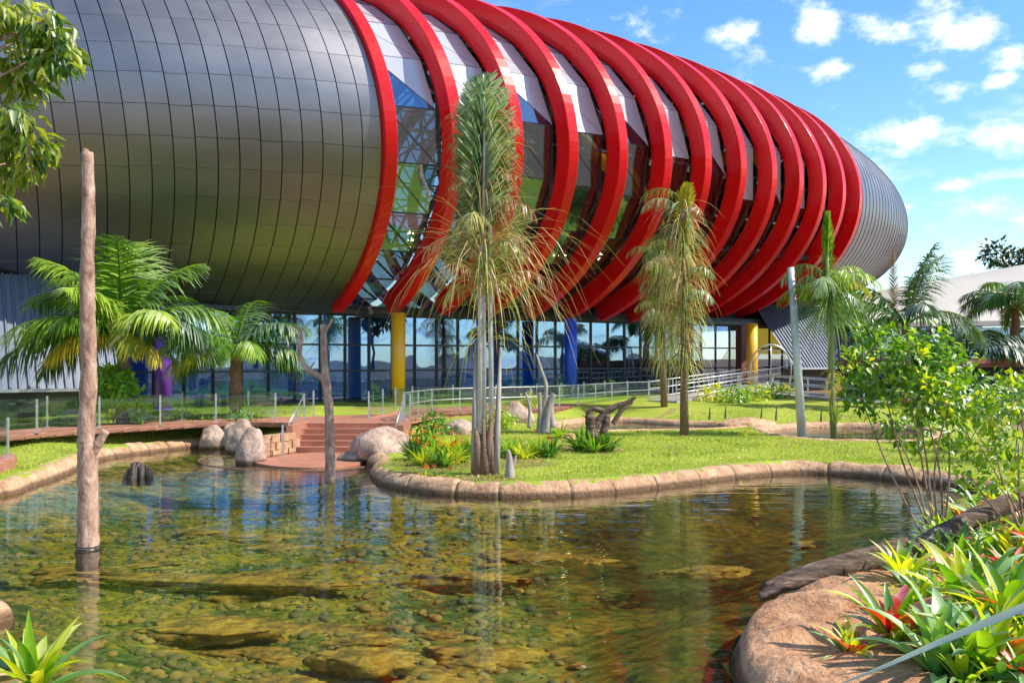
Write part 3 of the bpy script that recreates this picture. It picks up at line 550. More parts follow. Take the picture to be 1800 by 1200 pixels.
# red ribs
for i in range(13):
    s1=i*DS; s0=s1-.5; b=MB(); V=[]
    tb=tz(s1,ZB); T=np.concatenate([np.linspace(tb,math.pi-tb,121)])
    for t in T:
        for (s,o) in ((s0,0),(s1,0),(s1,-.72),(s0,-.72)): V.append(hp(s,t,o))
    n=len(T); Fq=[]
    for k in range(n-1):
        for j in range(4): Fq.append((k*4+j,k*4+(j+1)%4,(k+1)*4+(j+1)%4,(k+1)*4+j))
    Fq+=[(3,2,1,0),tuple(4*(n-1)+j for j in range(4))]
    b.add(V,Fq); o=hb(b,'rib','red')
    bm_mod=o.modifiers.new('bev','BEVEL'); bm_mod.width=.035; bm_mod.segments=2; bm_mod.limit_method='ANGLE'; bm_mod.angle_limit=R(40)
    # dark inner flange standing on the glazing
    b=MB(); V=[]
    for t in T[::2]:
        for (s,o2) in ((s0+.12,-.7),(s1-.12,-.7),(s1-.12,-1.0),(s0+.12,-1.0)): V.append(hp(s,t,o2))
    n=len(T[::2]); Fq=[]
    for k in range(n-1):
        for j in range(4): Fq.append((k*4+j,k*4+(j+1)%4,(k+1)*4+(j+1)%4,(k+1)*4+j))
    b.add(V,Fq); hb(b,'rib_flange','red')
# hull panels: each its own sheet on the near left flank
def patch(s0,s1,t0,t1,off,ns,nt,dep,gap):
    """curved sheet with skirt; returns V,F,normals"""
    sA,sB=s0+gap/2,s1-gap/2; V=[];Nn=[]
    for i in range(ns+1):
        for j in range(nt+1):
            s=sA+(sB-sA)*i/ns; t=t0+(t1-t0)*j/nt; V.append(hp(s,t,off)); e=.01
            du=hp(s+e,t,off)-hp(s-e,t,off); dv=hp(s,t+e,off)-hp(s,t-e,off); Nn.append(du.cross(dv).normalized())
    Fq=[]
    for i in range(ns):
        for j in range(nt): Fq.append((i*(nt+1)+j,(i+1)*(nt+1)+j,(i+1)*(nt+1)+j+1,i*(nt+1)+j+1))
    B=[i*(nt+1) for i in range(ns+1)]+[ns*(nt+1)+j for j in range(1,nt+1)]+[i*(nt+1)+nt for i in range(ns-1,-1,-1)]+[j for j in range(nt-1,0,-1)]
    m=len(V)
    for q in B: V.append(V[q]-Nn[q]*0)
    for q in B: V.append(V[q]-Nn[q]*dep)
    k=len(B)
    NN=list(Nn)+[Nn[q] for q in B]*2
    for q in range(k): Fq.append((m+q,m+k+q,m+k+(q+1)%k,m+(q+1)%k))
    return V,Fq,NN
SW=.735
for c in range(18):
    s1=-.52-c*SW; s0=s1-SW; sm=(s0+s1)/2
    tb=tz(sm,5.05,-.25); te=R(38); nrow=16
    T,Lr=arc_ts(sm,tb,te,nrow); dT=np.diff(T)
    sh=(.5 if c%2 else 0)*0+random.uniform(-.03,.03)
    for r in range(nrow):
        t0=T[r]+(sh*dT[r] if r else 0); t1=T[r+1]+(sh*dT[min(r+1,nrow-1)] if r<nrow-1 else 0); g=.012/Lr*(T[-1]-T[0])
        V,Fq,NN=patch(s0,s1,t0+g,t1-g,-.25+random.uniform(-.004,.004),2,4,.05,.042)
        me=bpy.data.meshes.new('hull_panel'); me.from_pydata([tuple(v-HO) for v in V],[],Fq); me.polygons.foreach_set('use_smooth',[True]*len(Fq)); me.materials.append(M['hull']); me.update()
        tl=.008; d=Vector((random.gauss(0,tl),random.gauss(0,tl),random.gauss(0,tl)))
        me.normals_split_custom_set_from_vertices([tuple((n+d).normalized()) for n in NN])
        link('hull_panel',me,hall)
def skin(name,s_list,t0f,t1f,nt,off,mt,kind='stuff',ridges=False):
    V=[];cols=[]
    for s in s_list: cols.append((s,off))
    for s,o in cols:
        t0,t1=t0f(s),t1f(s)
        for j in range(nt+1): V.append(hp(s,t0+(t1-t0)*j/nt,o)-HO)
    m=len(cols); A=np.arange(m*(nt+1)).reshape(m,nt+1); Q=np.stack([A[:-1,:-1],A[1:,:-1],A[1:,1:],A[:-1,1:]],-1).reshape(-1,4)
    o=link(name,np_mesh(name,np.array([tuple(v) for v in V]),Q,M[mt],True),hall)
    if kind: o['kind']=kind
    if ridges:
        V=[];Q=[];nt2=nt
        for s in s_list:
            t0,t1=t0f(s),t1f(s); b0=len(V)
            for j in range(nt2+1):
                t=t0+(t1-t0)*j/nt2; V+=[hp(s-.024,t,off-.01)-HO,hp(s-.018,t,off+.02)-HO,hp(s+.018,t,off+.02)-HO,hp(s+.024,t,off-.01)-HO]
            for j in range(nt2):
                for k in range(3): Q.append((b0+4*j+k,b0+4*j+k+1,b0+4*j+k+5,b0+4*j+k+4))
        q=link('seam_strips',np_mesh('seam_strips',np.array([tuple(v) for v in V]),np.array(Q),M['hullgap']),hall); q['kind']='stuff'
    return o
# dark backing under the individual panels, and the rest of the metal skin
skin('hull_backing',list(np.arange(-14.2,-.2,.5)),lambda s:tz(s,4.95,-.33),lambda s:R(39),48,-.335,'hullgap')
skin('hull_skin',list(np.arange(-13.75,-.45,SW)),lambda s:R(37.6),lambda s:math.pi-tz(s,5.1),60,-.25,'hull',ridges=True)
skin('hull_skin',list(-13.8-SW*np.arange(0,24.5))[::-1]+[],lambda s:tz(s,5.0) if ab(s)[1]>7.9 else -math.pi/2,lambda s:math.pi-tz(s,5.0) if ab(s)[1]>7.9 else 1.5*math.pi,110,-.25,'hull',ridges=True)
tip=[32.05+SW*k for k in range(0,30)]; tip=[s for s in tip if s<53.9]+[53.96]
skin('tail_skin',tip,lambda s:-math.pi/2,lambda s:1.5*math.pi,120,-.25,'hull',ridges=True)
# glazing between the ribs: triangulated bays
OFF=-.98
bars=MB(); nq=10
for i in range(12):
    sa=i*DS+.02; sb=(i+1)*DS-.52; tb=tz(sb,5.3,OFF); T,_=arc_ts((sa+sb)/2,tb,R(52),nq)
    # quad index of the panel/glass change
    ch=5 if i%2==0 else 5
    for q in range(nq):
        t0,t1=T[q],T[q+1]
        a0,a1=hp(sa,t0,OFF),hp(sa,t1,OFF); b0,b1=hp(sb,t0,OFF),hp(sb,t1,OFF)
        flip=True
        tris=[(a0,b0,a1),(b0,b1,a1)]      # lower-left, upper-right; the diagonal falls to the right
        for k,tr in enumerate(tris):
            panel = (q>6 or (q==6 and k==1)) if i%2==0 else q>5
            c=sum(tr,Vector())/3; e1=tr[1]-tr[0]; nn=e1.cross(tr[2]-tr[0]).normalized()
            P=[c+(p-c)*.975 for p in tr]; b=MB(); b.add(P+[p-nn*.05 for p in P],[(0,1,2),(5,4,3),(0,3,4,1),(1,4,5,2),(2,5,3,0)])
            hb(b,'cladding_panel' if panel else 'glass_pane','white_panel' if panel else 'glass')
        for (p,r) in ((a1,b1),(b0,a1)): bars.bar(p-NX*.06,r-NX*.06,.07)
hb(bars,'glazing_bars','frame',kind='stuff')
skin('roof_cladding',[k*DS/2 for k in range(0,25)],lambda s:R(51.8),lambda s:R(98),14,OFF,'white_panel')
skin('rear_glazing',[k*DS/2 for k in range(0,25)],lambda s:R(98),lambda s:math.pi-tz(s,5.2),30,OFF,'glass')
b=MB()
for s in np.arange(7,31,DS/2):
    for ta in range(92,200,9): b.bar(hp(s,R(ta),-1.3),hp(s,R(ta+9),-1.3),.14 if abs((s-7)%DS-1.33)<.3 else .34,.2)
for ta in range(92,200,9):
    [b.bar(hp(s,R(ta),-1.3),hp(s+4,R(ta),-1.3),.12) for s in (7,11,15,19,23,27)]
    for s in np.arange(7,30,DS/2): b.bar(hp(s,R(ta),-1.3),hp(s+DS/2,R(ta+9),-1.3),.08)
hb(b,'truss','truss')
# inside: floor, core wall, trusses, yellow beams, lamps
b=MB()
for k in range(13):
    s=k*DS; 
    for (ta,tb_) in ((-50,-20),(-20,8),(8,36),(36,60)):
        b.bar(hp(s,R(ta),-1.5),hp(s,R(tb_),-1.5),.16); b.bar(hp(s,R(ta),-2.9),hp(s,R(tb_),-2.9),.12); b.bar(hp(s,R(ta),-1.5),hp(s,R(tb_),-2.9),.08)
    if k<12:
        for ta in (-42,-22,-4,14,32,50): b.bar(hp(s,R(ta),-1.9),hp(s+DS,R(ta),-1.9),.10); b.bar(hp(s,R(ta),-2.9),hp(s+DS,R(ta+18),-1.9),.07)
hb(b,'truss','truss')
b=MB()
V=[]
for s in (8.7,33.):
    for n,z in ((6.,5.5),(6.,19.5)): V.append(Vector((X0,Y0,0))+AX*s+NX*n+Vector((0,0,z)))
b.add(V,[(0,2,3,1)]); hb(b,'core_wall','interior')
b=MB()
for z in (9.2,13.2):
    V=[Vector((X0,Y0,z))+AX*s+NX*n for s,n in ((9,6),(33,6),(31,12.2),(10,13.))]; b.add(V+[v-Vector((0,0,.3)) for v in V],[(0,3,2,1),(4,5,6,7),(3,7,6,2),(0,4,7,3)])
hb(b,'gallery_floor','interior')
for (s,t0,t1,w) in ((9.2,6,-12,.55),(17.,14,0,.4),(12.4,-8,-24,.5),(22.,12,-6,.4),(3.4,-38,-52,.6),(14.6,-22,-34,.4)):
    b=MB(); b.tube([hp(s,R(t0),-2.2),hp(s+2.6,R(t1),-1.9)],w*.6,12); hb(b,'yellow_beam','yellow',True)
for k,(px,py,Y) in enumerate([(722,411,41),(722,423,41),(722,435,41),(980,427,45),(977,450,45),(991,449,45),(1054,448,48),(1055,457,48),(1016,411,47),(1097,424,50),(1116,436,50)]):
    b=MB(); p=pp(px,py,Y+2.2); b.tube([p,p+Vector((0,0,.12))],[.16,.05],8); hb(b,'lamp','lamp')

# ---- ground floor
D2=Vector((.831,.556,0)); N2=Vector((.556,-.831,0)); F0=Vector((-16.3,38.6,0))
def fp(u,z,out=0.): return F0+D2*u+N2*out+Vector((0,0,z))
b=MB(); V=[fp(-7,0,.25),fp(46,0,.25),fp(46,0,-30),fp(-7,0,-30)]
b.add([v+Vector((0,0,ZB+.02)) for v in V]+[v+Vector((0,0,ZB+.42)) for v in V],[(3,2,1,0),(4,5,6,7),(0,1,5,4),(1,2,6,5),(2,3,7,6),(3,0,4,7)]); hb(b,'floor_slab','interior')
b=MB(); b.bar(fp(-7,ZB+.12,.35),fp(46,ZB+.12,.35),.12,.22); hb(b,'fascia','frame')
PW=1.25; rows=(.95,2.42,3.66,5.08)
post=None
for k in range(-3,35):
    u=k*PW; b=MB(); b.bar(fp(u,.9,.03),fp(u,5.1,.03),.09,.12); hb(b,'mullion','frame')
    if k==34: break
    for r in range(3):
        if 23.6*PW<u: mt='facade_glass'
        z0,z1=rows[r]+.045,rows[r+1]-.045; b=MB(); V=[fp(u+.055,z0),fp(u+PW-.055,z0),fp(u+PW-.055,z1),fp(u+.055,z1)]; tilt=random.uniform(-.006,.006)
        V[2]=V[2]+N2*tilt; V[3]=V[3]+N2*tilt
        b.add(V+[v-N2*.02 for v in V],[(0,1,2,3),(7,6,5,4),(0,4,5,1),(3,2,6,7)]); hb(b,'window_pane','facade_glass')
b=MB()
for z in rows: b.bar(fp(-3*PW,z,.03),fp(34*PW,z,.03),.09,.09)
hb(b,'transom','frame')
# interior ground floor: dark back wall, coloured slanting walls, ceiling strip
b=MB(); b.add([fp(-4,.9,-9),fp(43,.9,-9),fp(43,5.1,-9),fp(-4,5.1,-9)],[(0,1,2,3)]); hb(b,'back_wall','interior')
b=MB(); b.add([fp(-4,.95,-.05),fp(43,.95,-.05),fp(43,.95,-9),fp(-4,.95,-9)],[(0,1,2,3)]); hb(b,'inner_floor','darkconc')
def slantwall(u0,u1,u2,u3,mt,out,zt=5.0,zb=1.0):
    b=MB(); V=[fp(u0,zb,out),fp(u1,zb,out),fp(u2,zt,out),fp(u3,zt,out)]; b.add(V+[v-N2*.15 for v in V],[(0,1,2,3),(7,6,5,4),(0,4,5,1),(1,5,6,2),(2,6,7,3),(3,7,4,0)]); hb(b,'inner_wall',mt)
slantwall(6.5,12.5,12.5,10.5,'navy',-2.2); slantwall(-3,5,3.5,-3,'navy',-3.); slantwall(5.,8.,10.5,7.5,'skyblue',-4.); slantwall(12.6,17.5,17,14.5,'plum',-2.4,4.6)
slantwall(18.,23.6,22,18,'navy',-2.6,4.2); slantwall(23.2,26.2,28,24.,'skyblue',-4.); slantwall(25.5,28.4,28.4,26.2,'orange',-2.2,3.7); slantwall(14.6,20.,19.,15.5,'navy',-5.)
slantwall(-3,2,0,-3,'skyblue',-5.)
# lit yellow room at the right end
b=MB(); V=[fp(38.8,3.3,-.6),fp(42.4,3.3,-.6),fp(42.4,5.0,-.6),fp(38.8,5.0,-.6)]; b.add(V+[v-N2*.1 for v in V],[(0,1,2,3),(7,6,5,4)]); hb(b,'lit_wall','lit')
# end door recess with brown pier
b=MB(); b.box(fp(37.1,3.0,.25),(.5,.5,4.2),rz=R(33.8)); hb(b,'pier','orange')
# columns
for (px,Y,mt,lab) in ((287,37.3,'purple','purple'),(700,43.0,'yellow','yellow'),(1003,49.2,'blue','blue'),(1322,56.0,'yellow','yellow')):
    c=pp(px,708,Y); b=MB(); b.tube([(c.x,c.y,.85),(c.x,c.y,ZB+.0)],.335,28); b.tube([(c.x,c.y,.8),(c.x,c.y,.98)],.40,28); o=hb(b,'column',mt,False); o['label']=lab+' round column'
    o.data.polygons.foreach_set('use_smooth',[len(p.vertices)==4 for p in o.data.polygons])
# slanting corrugated skirts
def skirt(E,u0,u1,ze,zt,back,lab):
    """E: a point on the eave line"""
    root=empty('skirt_roof',E+D2*u0,lab,'metal roof'); o=Vector(root.location); u=u0; w=.62
    while u<u1-.01:
        b=MB(); n=5; V=[]
        prof=[(0,0),(.20,0),(.23,.09),(.27,.09),(.31,0),(.51,0),(.54,.09),(.58,.09),(.62,0)]
        nrm=(N2*(zt-ze)+Vector((0,0,back))).normalized()
        for (x,h) in prof:
            for (bk,z) in ((0,ze),(back,zt)): V.append(E+D2*(u+x)-N2*bk+Vector((0,0,z-E.z))+nrm*h-o)
        b.add(V,[(2*i,2*i+2,2*i+3,2*i+1) for i in range(len(prof)-1)]); b.build('roof_sheet',M['corr'],root); u+=w
    b=MB(); b.bar(E+D2*u0+Vector((0,0,ze-E.z-.02))+N2*.05-o,E+D2*u1+Vector((0,0,ze-E.z-.02))+N2*.05-o,.14,.12); b.build('gutter',M['steel'],root)
    b=MB(); V=[E+D2*u0-N2*1.0,E+D2*u1-N2*1.0]; V=[Vector((v.x,v.y,.5))-o for v in V]+[Vector((v.x,v.y,ze-.02))-o for v in V[::-1]]; b.add(V+[v-N2*.25 for v in V],[(0,1,2,3),(1,5,6,2)]); b.build('wall',M['darkconc'],root)
    b=MB(); V=[E+D2*u1-N2*.1,E+D2*u1-N2*back]; b.add([Vector((V[0].x,V[0].y,ze-.1))-o,Vector((V[1].x,V[1].y,ze-.1))-o,Vector((V[1].x,V[1].y,zt))-o],[(0,1,2),(2,1,0)]); b.build('gable',M['darkconc'],root)
skirt(Vector((-18.5,33.3,1.85)),-12,3.6,1.85,6.3,3.0,'slanted grey corrugated metal roof left of the palms with dark wall beneath')
skirt(Vector((17.6,57.3,2.4)),0,7.8,2.4,6.6,3.4,'slanted grey corrugated metal roof at the right end of the ribbed hall')
# round white arch by the right yellow column
a=empty('arch_frame',pp(1355,668,52),'white semicircular metal arch standing beside the right-hand yellow column','arch'); b=MB(); 
pts=[Vector((1.15*math.cos(x),0,1.35*math.sin(x)+1.1-.45)) for x in np.linspace(0,math.pi,25)]; b.tube([Vector((1.15,0,0))]+pts+[Vector((-1.15,0,0))],.045,8); b.build('outer_ring',M['steel'],a,True)
b=MB(); b.tube([p*.82+Vector((0,.02,.1)) for p in pts],.03,8); b.tube([(.0,0,0),(.0,0,2.0)],.03,8); b.build('inner_ring',M['steel'],a,True)

# ---- white-roofed building on the right
wb=empty('white_building',(34,62,0),'white curved-roof building with glass front and raised deck at the right edge','building')
b=MB(); V=[];n=12
for i in range(n+1):
    x=23.+i*2.5; zr=6.9+.18*(x-29.8); ze=5.0+.02*(x-26)
    for j in range(7):
        f=j/6; V.append(Vector((x-34,60+9*f-62,ze+(zr+1.6-ze)*math.sin(f*math.pi/2)**1.0)))
b.add(V,[(i*7+j,(i+1)*7+j,(i+1)*7+j+1,i*7+j+1) for i in range(n) for j in range(6)]); b.build('roof',M['white'],wb,True)
b=MB(); b.add([(23-34,-2.05,5.3),(23-34,7,5.3),(23-34,7,9.2),(23-34,4,8.6),(23-34,1,7.0)],[(0,1,2,3,4)]); b.build('gable',M['white'],wb)
b=MB(); b.bar(Vector((-11,-2.05,5.2)),Vector((19,-2.05,5.55)),.3,.3); b.build('eave',M['white'],wb)
for k in range(16):
    x=-11+k*1.9; b=MB(); b.add([(x+.06,-1.6,3.0),(x+1.84,-1.6,3.0),(x+1.84,-1.6,5.2),(x+.06,-1.6,5.2)],[(0,1,2,3)]); b.build('window_pane',M['facade_glass'],wb)
    b=MB(); b.bar((x,-1.62,2.9),(x,-1.62,5.25),.09); b.build('mullion',M['steel'],wb)
b=MB(); b.add([(-11,3,2.9),(19,3,2.9),(19,3,5.2),(-11,3,5.2)],[(0,1,2,3)]); b.build('back_wall',M['concrete'],wb)
dk=empty('raised_deck',(26,46,1.2),'brown raised deck at the far right with a dark gap beneath','deck')
b=MB(); b.box((4,4,1.55),(22,9,.36)); b.build('deck_slab',M['deck'],dk); b=MB(); b.box((4,4.5,.4),(21.6,8,1.9)); b.build('gap_shade',M['interior'],dk)  # dark box fills the gap under the slab, shade put into its colour
b=MB(); b.box((4,-.52,1.66),(22,.06,.2)); b.build('fascia_board',M['brick'],dk)

# ---------------------------------------------------------------- railings
POSTM={}
def postmesh(h):
    k=round(h,2)
    if k not in POSTM:
        b=MB(); b.box((0,0,h/2),(.055,.03,h)); b.box((0,0,h+.0),(.03,.10,.025)); b.box((0,-.01,.012),(.12,.12,.024)); b.box((0,0,h*.8),(.09,.05,.03)); POSTM[k]=b.mesh('post',M['steel'])
    return POSTM[k]
def balustrade(label,pts,h=.96,glass=True,rails=(),group='balustrades along the boardwalk'):
    root=empty('balustrade',pts[0],label,'railing',group); o=Vector(pts[0]); pts=[Vector(p) for p in pts]
    for p in pts: q=link('post',postmesh(h),root); q.location=p-o
    for p,q in zip(pts[:-1],pts[1:]):
        if glass:
            d=(q-p).normalized(); b=MB(); a=p+d*.06-o; c=q-d*.06-o; n=Vector((-d.y,d.x,0))*.006
            V=[a+Vector((0,0,.10)),c+Vector((0,0,.10)),c+Vector((0,0,h-.05)),a+Vector((0,0,h-.05))]; b.add([v+n for v in V]+[v-n for v in V],[(0,1,2,3),(7,6,5,4),(0,4,5,1),(3,2,6,7),(1,5,6,2),(0,3,7,4)]); b.build('glass_pane',M['rail_glass'],root)
    for r in rails:
        b=MB(); b.tube([p-o+Vector((0,0,r)) for p in pts],.022,6); b.build('rail',M['steel'],root,True)
    return root
def run(P,step,z=DZ):
    L=resample(P,step); return [Vector((*p,z)) for p in L]
balustrade('long glass balustrade with steel posts along the front of the left boardwalk',run([(x+.1,y+.15) for x,y in FL[1:]][:-1]+[(-8.1,31.6)],1.75))
balustrade('second row of glass balustrade behind the left boardwalk under the slanted roof',run(BL[1:],2.1),group='balustrades along the boardwalk')
BRr=[(x-.0,y) for x,y in BR]
balustrade('glass balustrade with steel posts along the building side of the right boardwalk',run(BRr[:-1],2.0))
balustrade('glass balustrade with top rail on the pond side of the right boardwalk',run([(-3.45,31.2)]+FR[1:-1],1.7),rails=(.93,.5))
def stair_rail(label,x):
    P=[Vector((x,28.75,.06)),Vector((x,29.75,.43)),Vector((x,30.85,.85))]; balustrade(label,P,.95,False,(.93,.55),'handrails of the pond steps')
stair_rail('sloping steel handrail on the left side of the red steps',-6.95); stair_rail('sloping steel handrail on the right side of the red steps by the boulder',-3.6)
q=link('rail_post',postmesh(.98).copy()); q.location=gp(497,804,.05); tag(q,'single steel post standing on the left side of the landing','post')
balustrade('short curved balustrade with posts at the far left picture edge near the pond kerb',[Vector((*gp(x,y,.5)[:2],.5)) for x,y in ((-60,830),(-5,812),(14,804))],1.0,True,(),'balustrades along the boardwalk')
b=MB(); P=[tuple(gp(x,y,.5)[:2]) for x,y in ((-90,845),(2,816),(24,808),(30,800),(14,795),(-90,806))]; b.prism(P,.25,.505); o=b.build('deck_spur',M['brick']); tag(o,'small rounded end of a red deck at the far left by the kerb','deck')
# access ramp with double white rails on the right
rp=empty('access_ramp',gp(1200,700,.95),'long sloping access ramp with double steel handrails behind the lawns on the right','ramp'); o=Vector(rp.location)
def ramp_leg(A,B,w=1.5,n=9):
    A=Vector(A);B=Vector(B); d=(B-A); hd=Vector((d.x,d.y,0)).normalized(); nn=Vector((hd.y,-hd.x,0))*w/2
    b=MB(); V=[A-nn,A+nn,B+nn,B-nn]; b.add([v-o for v in V]+[v-o-Vector((0,0,.25)) for v in V],[(0,1,2,3),(4,7,6,5),(0,4,5,1),(1,5,6,2),(2,6,7,3),(3,7,4,0)]); b.build('ramp_slab',M['concrete'],rp)
    for sgn in (1,-1):
        for r in (.92,.55,.12):
            b=MB(); b.tube([A+nn*sgn*.95-o+Vector((0,0,r)),B+nn*sgn*.95-o+Vector((0,0,r))],.028,6); b.build('rail',M['steel'],rp,True)
        for k in range(n):
            p=A+(B-A)*k/(n-1)+nn*sgn*.95-o; q=link('post',postmesh(.92),rp); q.location=p
ramp_leg(gp(1165,704,.95),gp(1405,662,1.75)*1.0); ramp_leg(gp(1470,700,.98),gp(1235,679,1.35))
ramp_leg(gp(1470,700,.98),gp(1690,716,.9),1.2,7)

# ---------------------------------------------------------------- rocks
def icoverts(sub):
    import bmesh
    bm=bmesh.new(); bmesh.ops.create_icosphere(bm,subdivisions=sub,radius=1); V=[v.co.copy() for v in bm.verts]; Fq=[tuple(v.index for v in f.verts) for f in bm.faces]; bm.free(); return V,Fq
ICO={k:icoverts(k) for k in (2,3,4)}
def rock(name,label,c,dim,seed,mt='rock',cat='rock',rz=0,amp=.28,sub=4,group=None,flat=0.,parent=None,kind=None,fine=.05):
    V0,Fq=ICO[sub]; V=[]; Rm=Matrix.Rotation(rz,3,'Z')
    for v in V0:
        q=v*(1+amp*fbm(v+Vector((seed,seed*.7,0)),.9,2)+fine*fbm(v+Vector((seed,0,0)),3.6,3))
        z=q.z
        if flat and z>flat: z=flat+(z-flat)*.25
        V.append(Rm@Vector((q.x*dim[0],q.y*dim[1],z*dim[2])))
    b=MB(); b.add(V,Fq); o=b.build(name,M[mt],parent,True); o.location=c
    if not parent: tag(o,label,cat,group,kind)
    return o
rock('boulder','large pale boulder sitting at the pond edge right of the red steps',gp(664,800,.2)+Vector((.12,.4,.05)),(.98,.75,.72),3,rz=.3)
rock('boulder','small low boulder at the water line left of the large pale boulder',gp(625,808,.05),(.5,.36,.26),9)
rock('boulder','rounded boulder at the far end of the left kerb, next to a split one',gp(372,783,.1)+Vector((0,.2,.15)),(.48,.42,.52),12)
rock('boulder','leaning boulder right beside the rounded one at the end of the left kerb',gp(402,783,.1)+Vector((0,.3,.2)),(.45,.4,.5),15,rz=.8)
rock('boulder','tall upright split boulder at the left end of the block wall',gp(436,815,0)+Vector((0,.3,.3)),(.42,.4,.72),21,amp=.2)
rock('boulder','tall boulder leaning behind the upright split one, by the block wall',gp(420,790,.1)+Vector((0,.2,.3)),(.45,.4,.66),24,rz=.5)
rock('boulder','pale rounded boulder among bushes behind the tied central palm',gp(905,741,.5)+Vector((0,.3,.1)),(.72,.6,.62),27)
rock('boulder','small grey-brown boulder left of the central palm above the flowers',gp(806,765,.4)+Vector((0,.3,.1)),(.5,.4,.42),31)
rock('boulder','flat tan rock lying on the kerb between the two rear pools',gp(1315,752,.3)+Vector((0,.1,.0)),(1.15,.7,.42),36,mt='stone')
rock('boulder','small tan rock on the soil edge of the island flower bed',gp(1005,776,.3),(.42,.3,.26),39,mt='stone')
rock('boulder','low reddish rock at the left picture edge above the strap-leaved plant',gp(-22,1088,.0),(.28,.25,.22),41,mt='stone')
def sub_rock(px,py,w,d,h,sd_,label,dz=-.5):
    c=gp(px,py,dz); h*=.85; rock('submerged_rock',label,c,(w,d,h),50+sd_*3.1,'subrock','rock',rz=random.uniform(-.3,.3),amp=.5,sub=4,group='rocks under the pond water',flat=.3,fine=.3)
sub_rock(350,1110,1.0,.42,.28,1,'widest ochre slab underwater in the near left of the pond')
sub_rock(400,1025,2.2,.22,.20,2,'long thin ochre ledge underwater crossing the left half of the pond')
sub_rock(640,1165,.62,.30,.30,4,'jagged ochre rock underwater at the bottom edge left of centre')
sub_rock(830,1020,1.0,.2,.24,6,'thin ochre ledge underwater below the reflection of the central palm')
rr=random.Random(5); n=0
while n<44:
    X=rr.uniform(-9,6); Yv=rr.uniform(8.4,19) if n<30 else rr.uniform(8.2,12)
    if float(sdist(np.array([X]),np.array([Yv]),POND)[0])>-.8: continue
    if X>.3 and rr.random()<.7: continue
    w=rr.uniform(.22,.75)*(1+(Yv-8)*.06); px=900+F*X/Yv; py=HY+F*(CZ+.55)/Yv; n+=1
    sub_rock(px,py,w,w*rr.uniform(.3,.55),rr.uniform(.12,.26),20+n,'ochre algae-covered rock lying under the clear pond water',-.68)

# ---------------------------------------------------------------- dead wood and poles
def limb(b,pts,r0,r1,k=10,jit=.06,seed=0,n=None):
    P=cr([p for p in [(q[0],q[1]) for q in pts]],1,False) if False else None
    pts=[Vector(p) for p in pts]; out=[]; m=len(pts)
    for i in range(m-1):
        a,bb,c,d=pts[max(i-1,0)],pts[i],pts[i+1],pts[min(i+2,m-1)]
        for t in (0,.125,.25,.375,.5,.625,.75,.875): out.append(.5*((2*bb)+(-a+c)*t+(2*a-5*bb+4*c-d)*t*t+(-a+3*bb-3*c+d)*t**3))
    out.append(pts[-1]); L=len(out); rad=[(r0+(r1-r0)*i/(L-1))*(1+.15*mnoise.noise((i*.45,seed*3.3,0))+.12*mnoise.noise((i*1.3,seed,4))) for i in range(L)]
    b.tube(out,rad,k,True,jit,seed)
def deadwood(name,label,cat,base,paths,mt):
    root=empty(name,base,label,cat); o=Vector(base)
    for j,(nm,pts,r0,r1) in enumerate(paths):
        b=MB(); limb(b,[Vector(p)-o for p in pts],r0,r1,14,.05,j+3); b.build(nm,M[mt] if isinstance(mt,str) else M[mt[j]],root,True)
    return root
Y=14.6; p=lambda x,y,dy=0: pp(x,y,Y+dy)
deadwood('dead_trunk','tall bare pinkish tree trunk with a stub branch standing in the left water','dead tree',p(154,968),[('trunk',[p(155,985),p(155,900),p(154,800),p(152,760),p(156,650),p(153,500),p(156,380),p(154,268)],.172,.085),('branch_stub',[p(160,800),p(172,780),p(186,757)],.085,.06),('wet_base',[p(154.5,1000),p(154.5,975),p(154.5,958)],.178,.178),('top_stub',[p(155,290),p(149,272),p(152,262)],.06,.04)],['bark','bark','wetwood','bark'])
Y=23.0; 
deadwood('forked_trunk','forked bare tree trunk shaped like a Y standing in the water before the steps','dead tree',p(580,843),[('trunk',[p(581,850),p(580,790),p(579,740),p(576,690),p(570,640),p(569,600),p(568,570)],.135,.07),('branch',[p(574,685),p(566,664),p(540,648),p(527,625),p(529,590),p(521,572)],.085,.045),('fork_stub',[p(569,585),p(578,572),p(584,561)],.05,.03),('twig',[p(543,650),p(550,640),p(553,636)],.03,.015)],'bark')
p0=gp(250,838,0)
root=empty('root_stump',p0,'dark gnarled root stump sticking out of the water on the left','stump')
for k in range(15):
    a=random.uniform(0,6.28); r=random.uniform(.05,.34); b=MB(); x,y=math.cos(a)*r*1.15,math.sin(a)*r*.5
    limb(b,[(x*1.2,y*1.2,-.2),(x,y,.1),(x*.9,y*.9,random.uniform(.25,.46)*(1-r*.6))],.085,.035,8,.2,k); b.build('root_spike',M['darkbark'],root,True)
Y=27.; 
deadwood('driftwood','grey antler-like driftwood upright in the bed behind the central palm','driftwood',p(962,752),[('stem',[p(958,760),p(965,715),p(974,692)],.16,.07),('stem',[p(948,760),p(950,722),p(948,690)],.10,.05),('branch',[p(955,720),p(960,680),p(950,645),p(943,622)],.07,.022),('branch',[p(930,752),p(931,720),p(924,690)],.06,.025),('stem',[p(972,750),p(968,720),p(972,694)],.12,.07)],'grey_wood')
Y=26.5
deadwood('driftwood','dark twisted driftwood root leaning over the rear pool right of the flower bed','driftwood',p(1068,748),[('stem',[p(1040,760),p(1055,735),p(1080,715),p(1100,708),p(1118,697)],.13,.045),('stem',[p(1060,762),p(1066,730),p(1045,718),p(1034,722)],.12,.05),('root_mass',[p(1042,770),p(1038,740),p(1035,722)],.2,.09),('branch',[p(1078,745),p(1092,722),p(1112,706)],.08,.04)],'log')
Y=21.
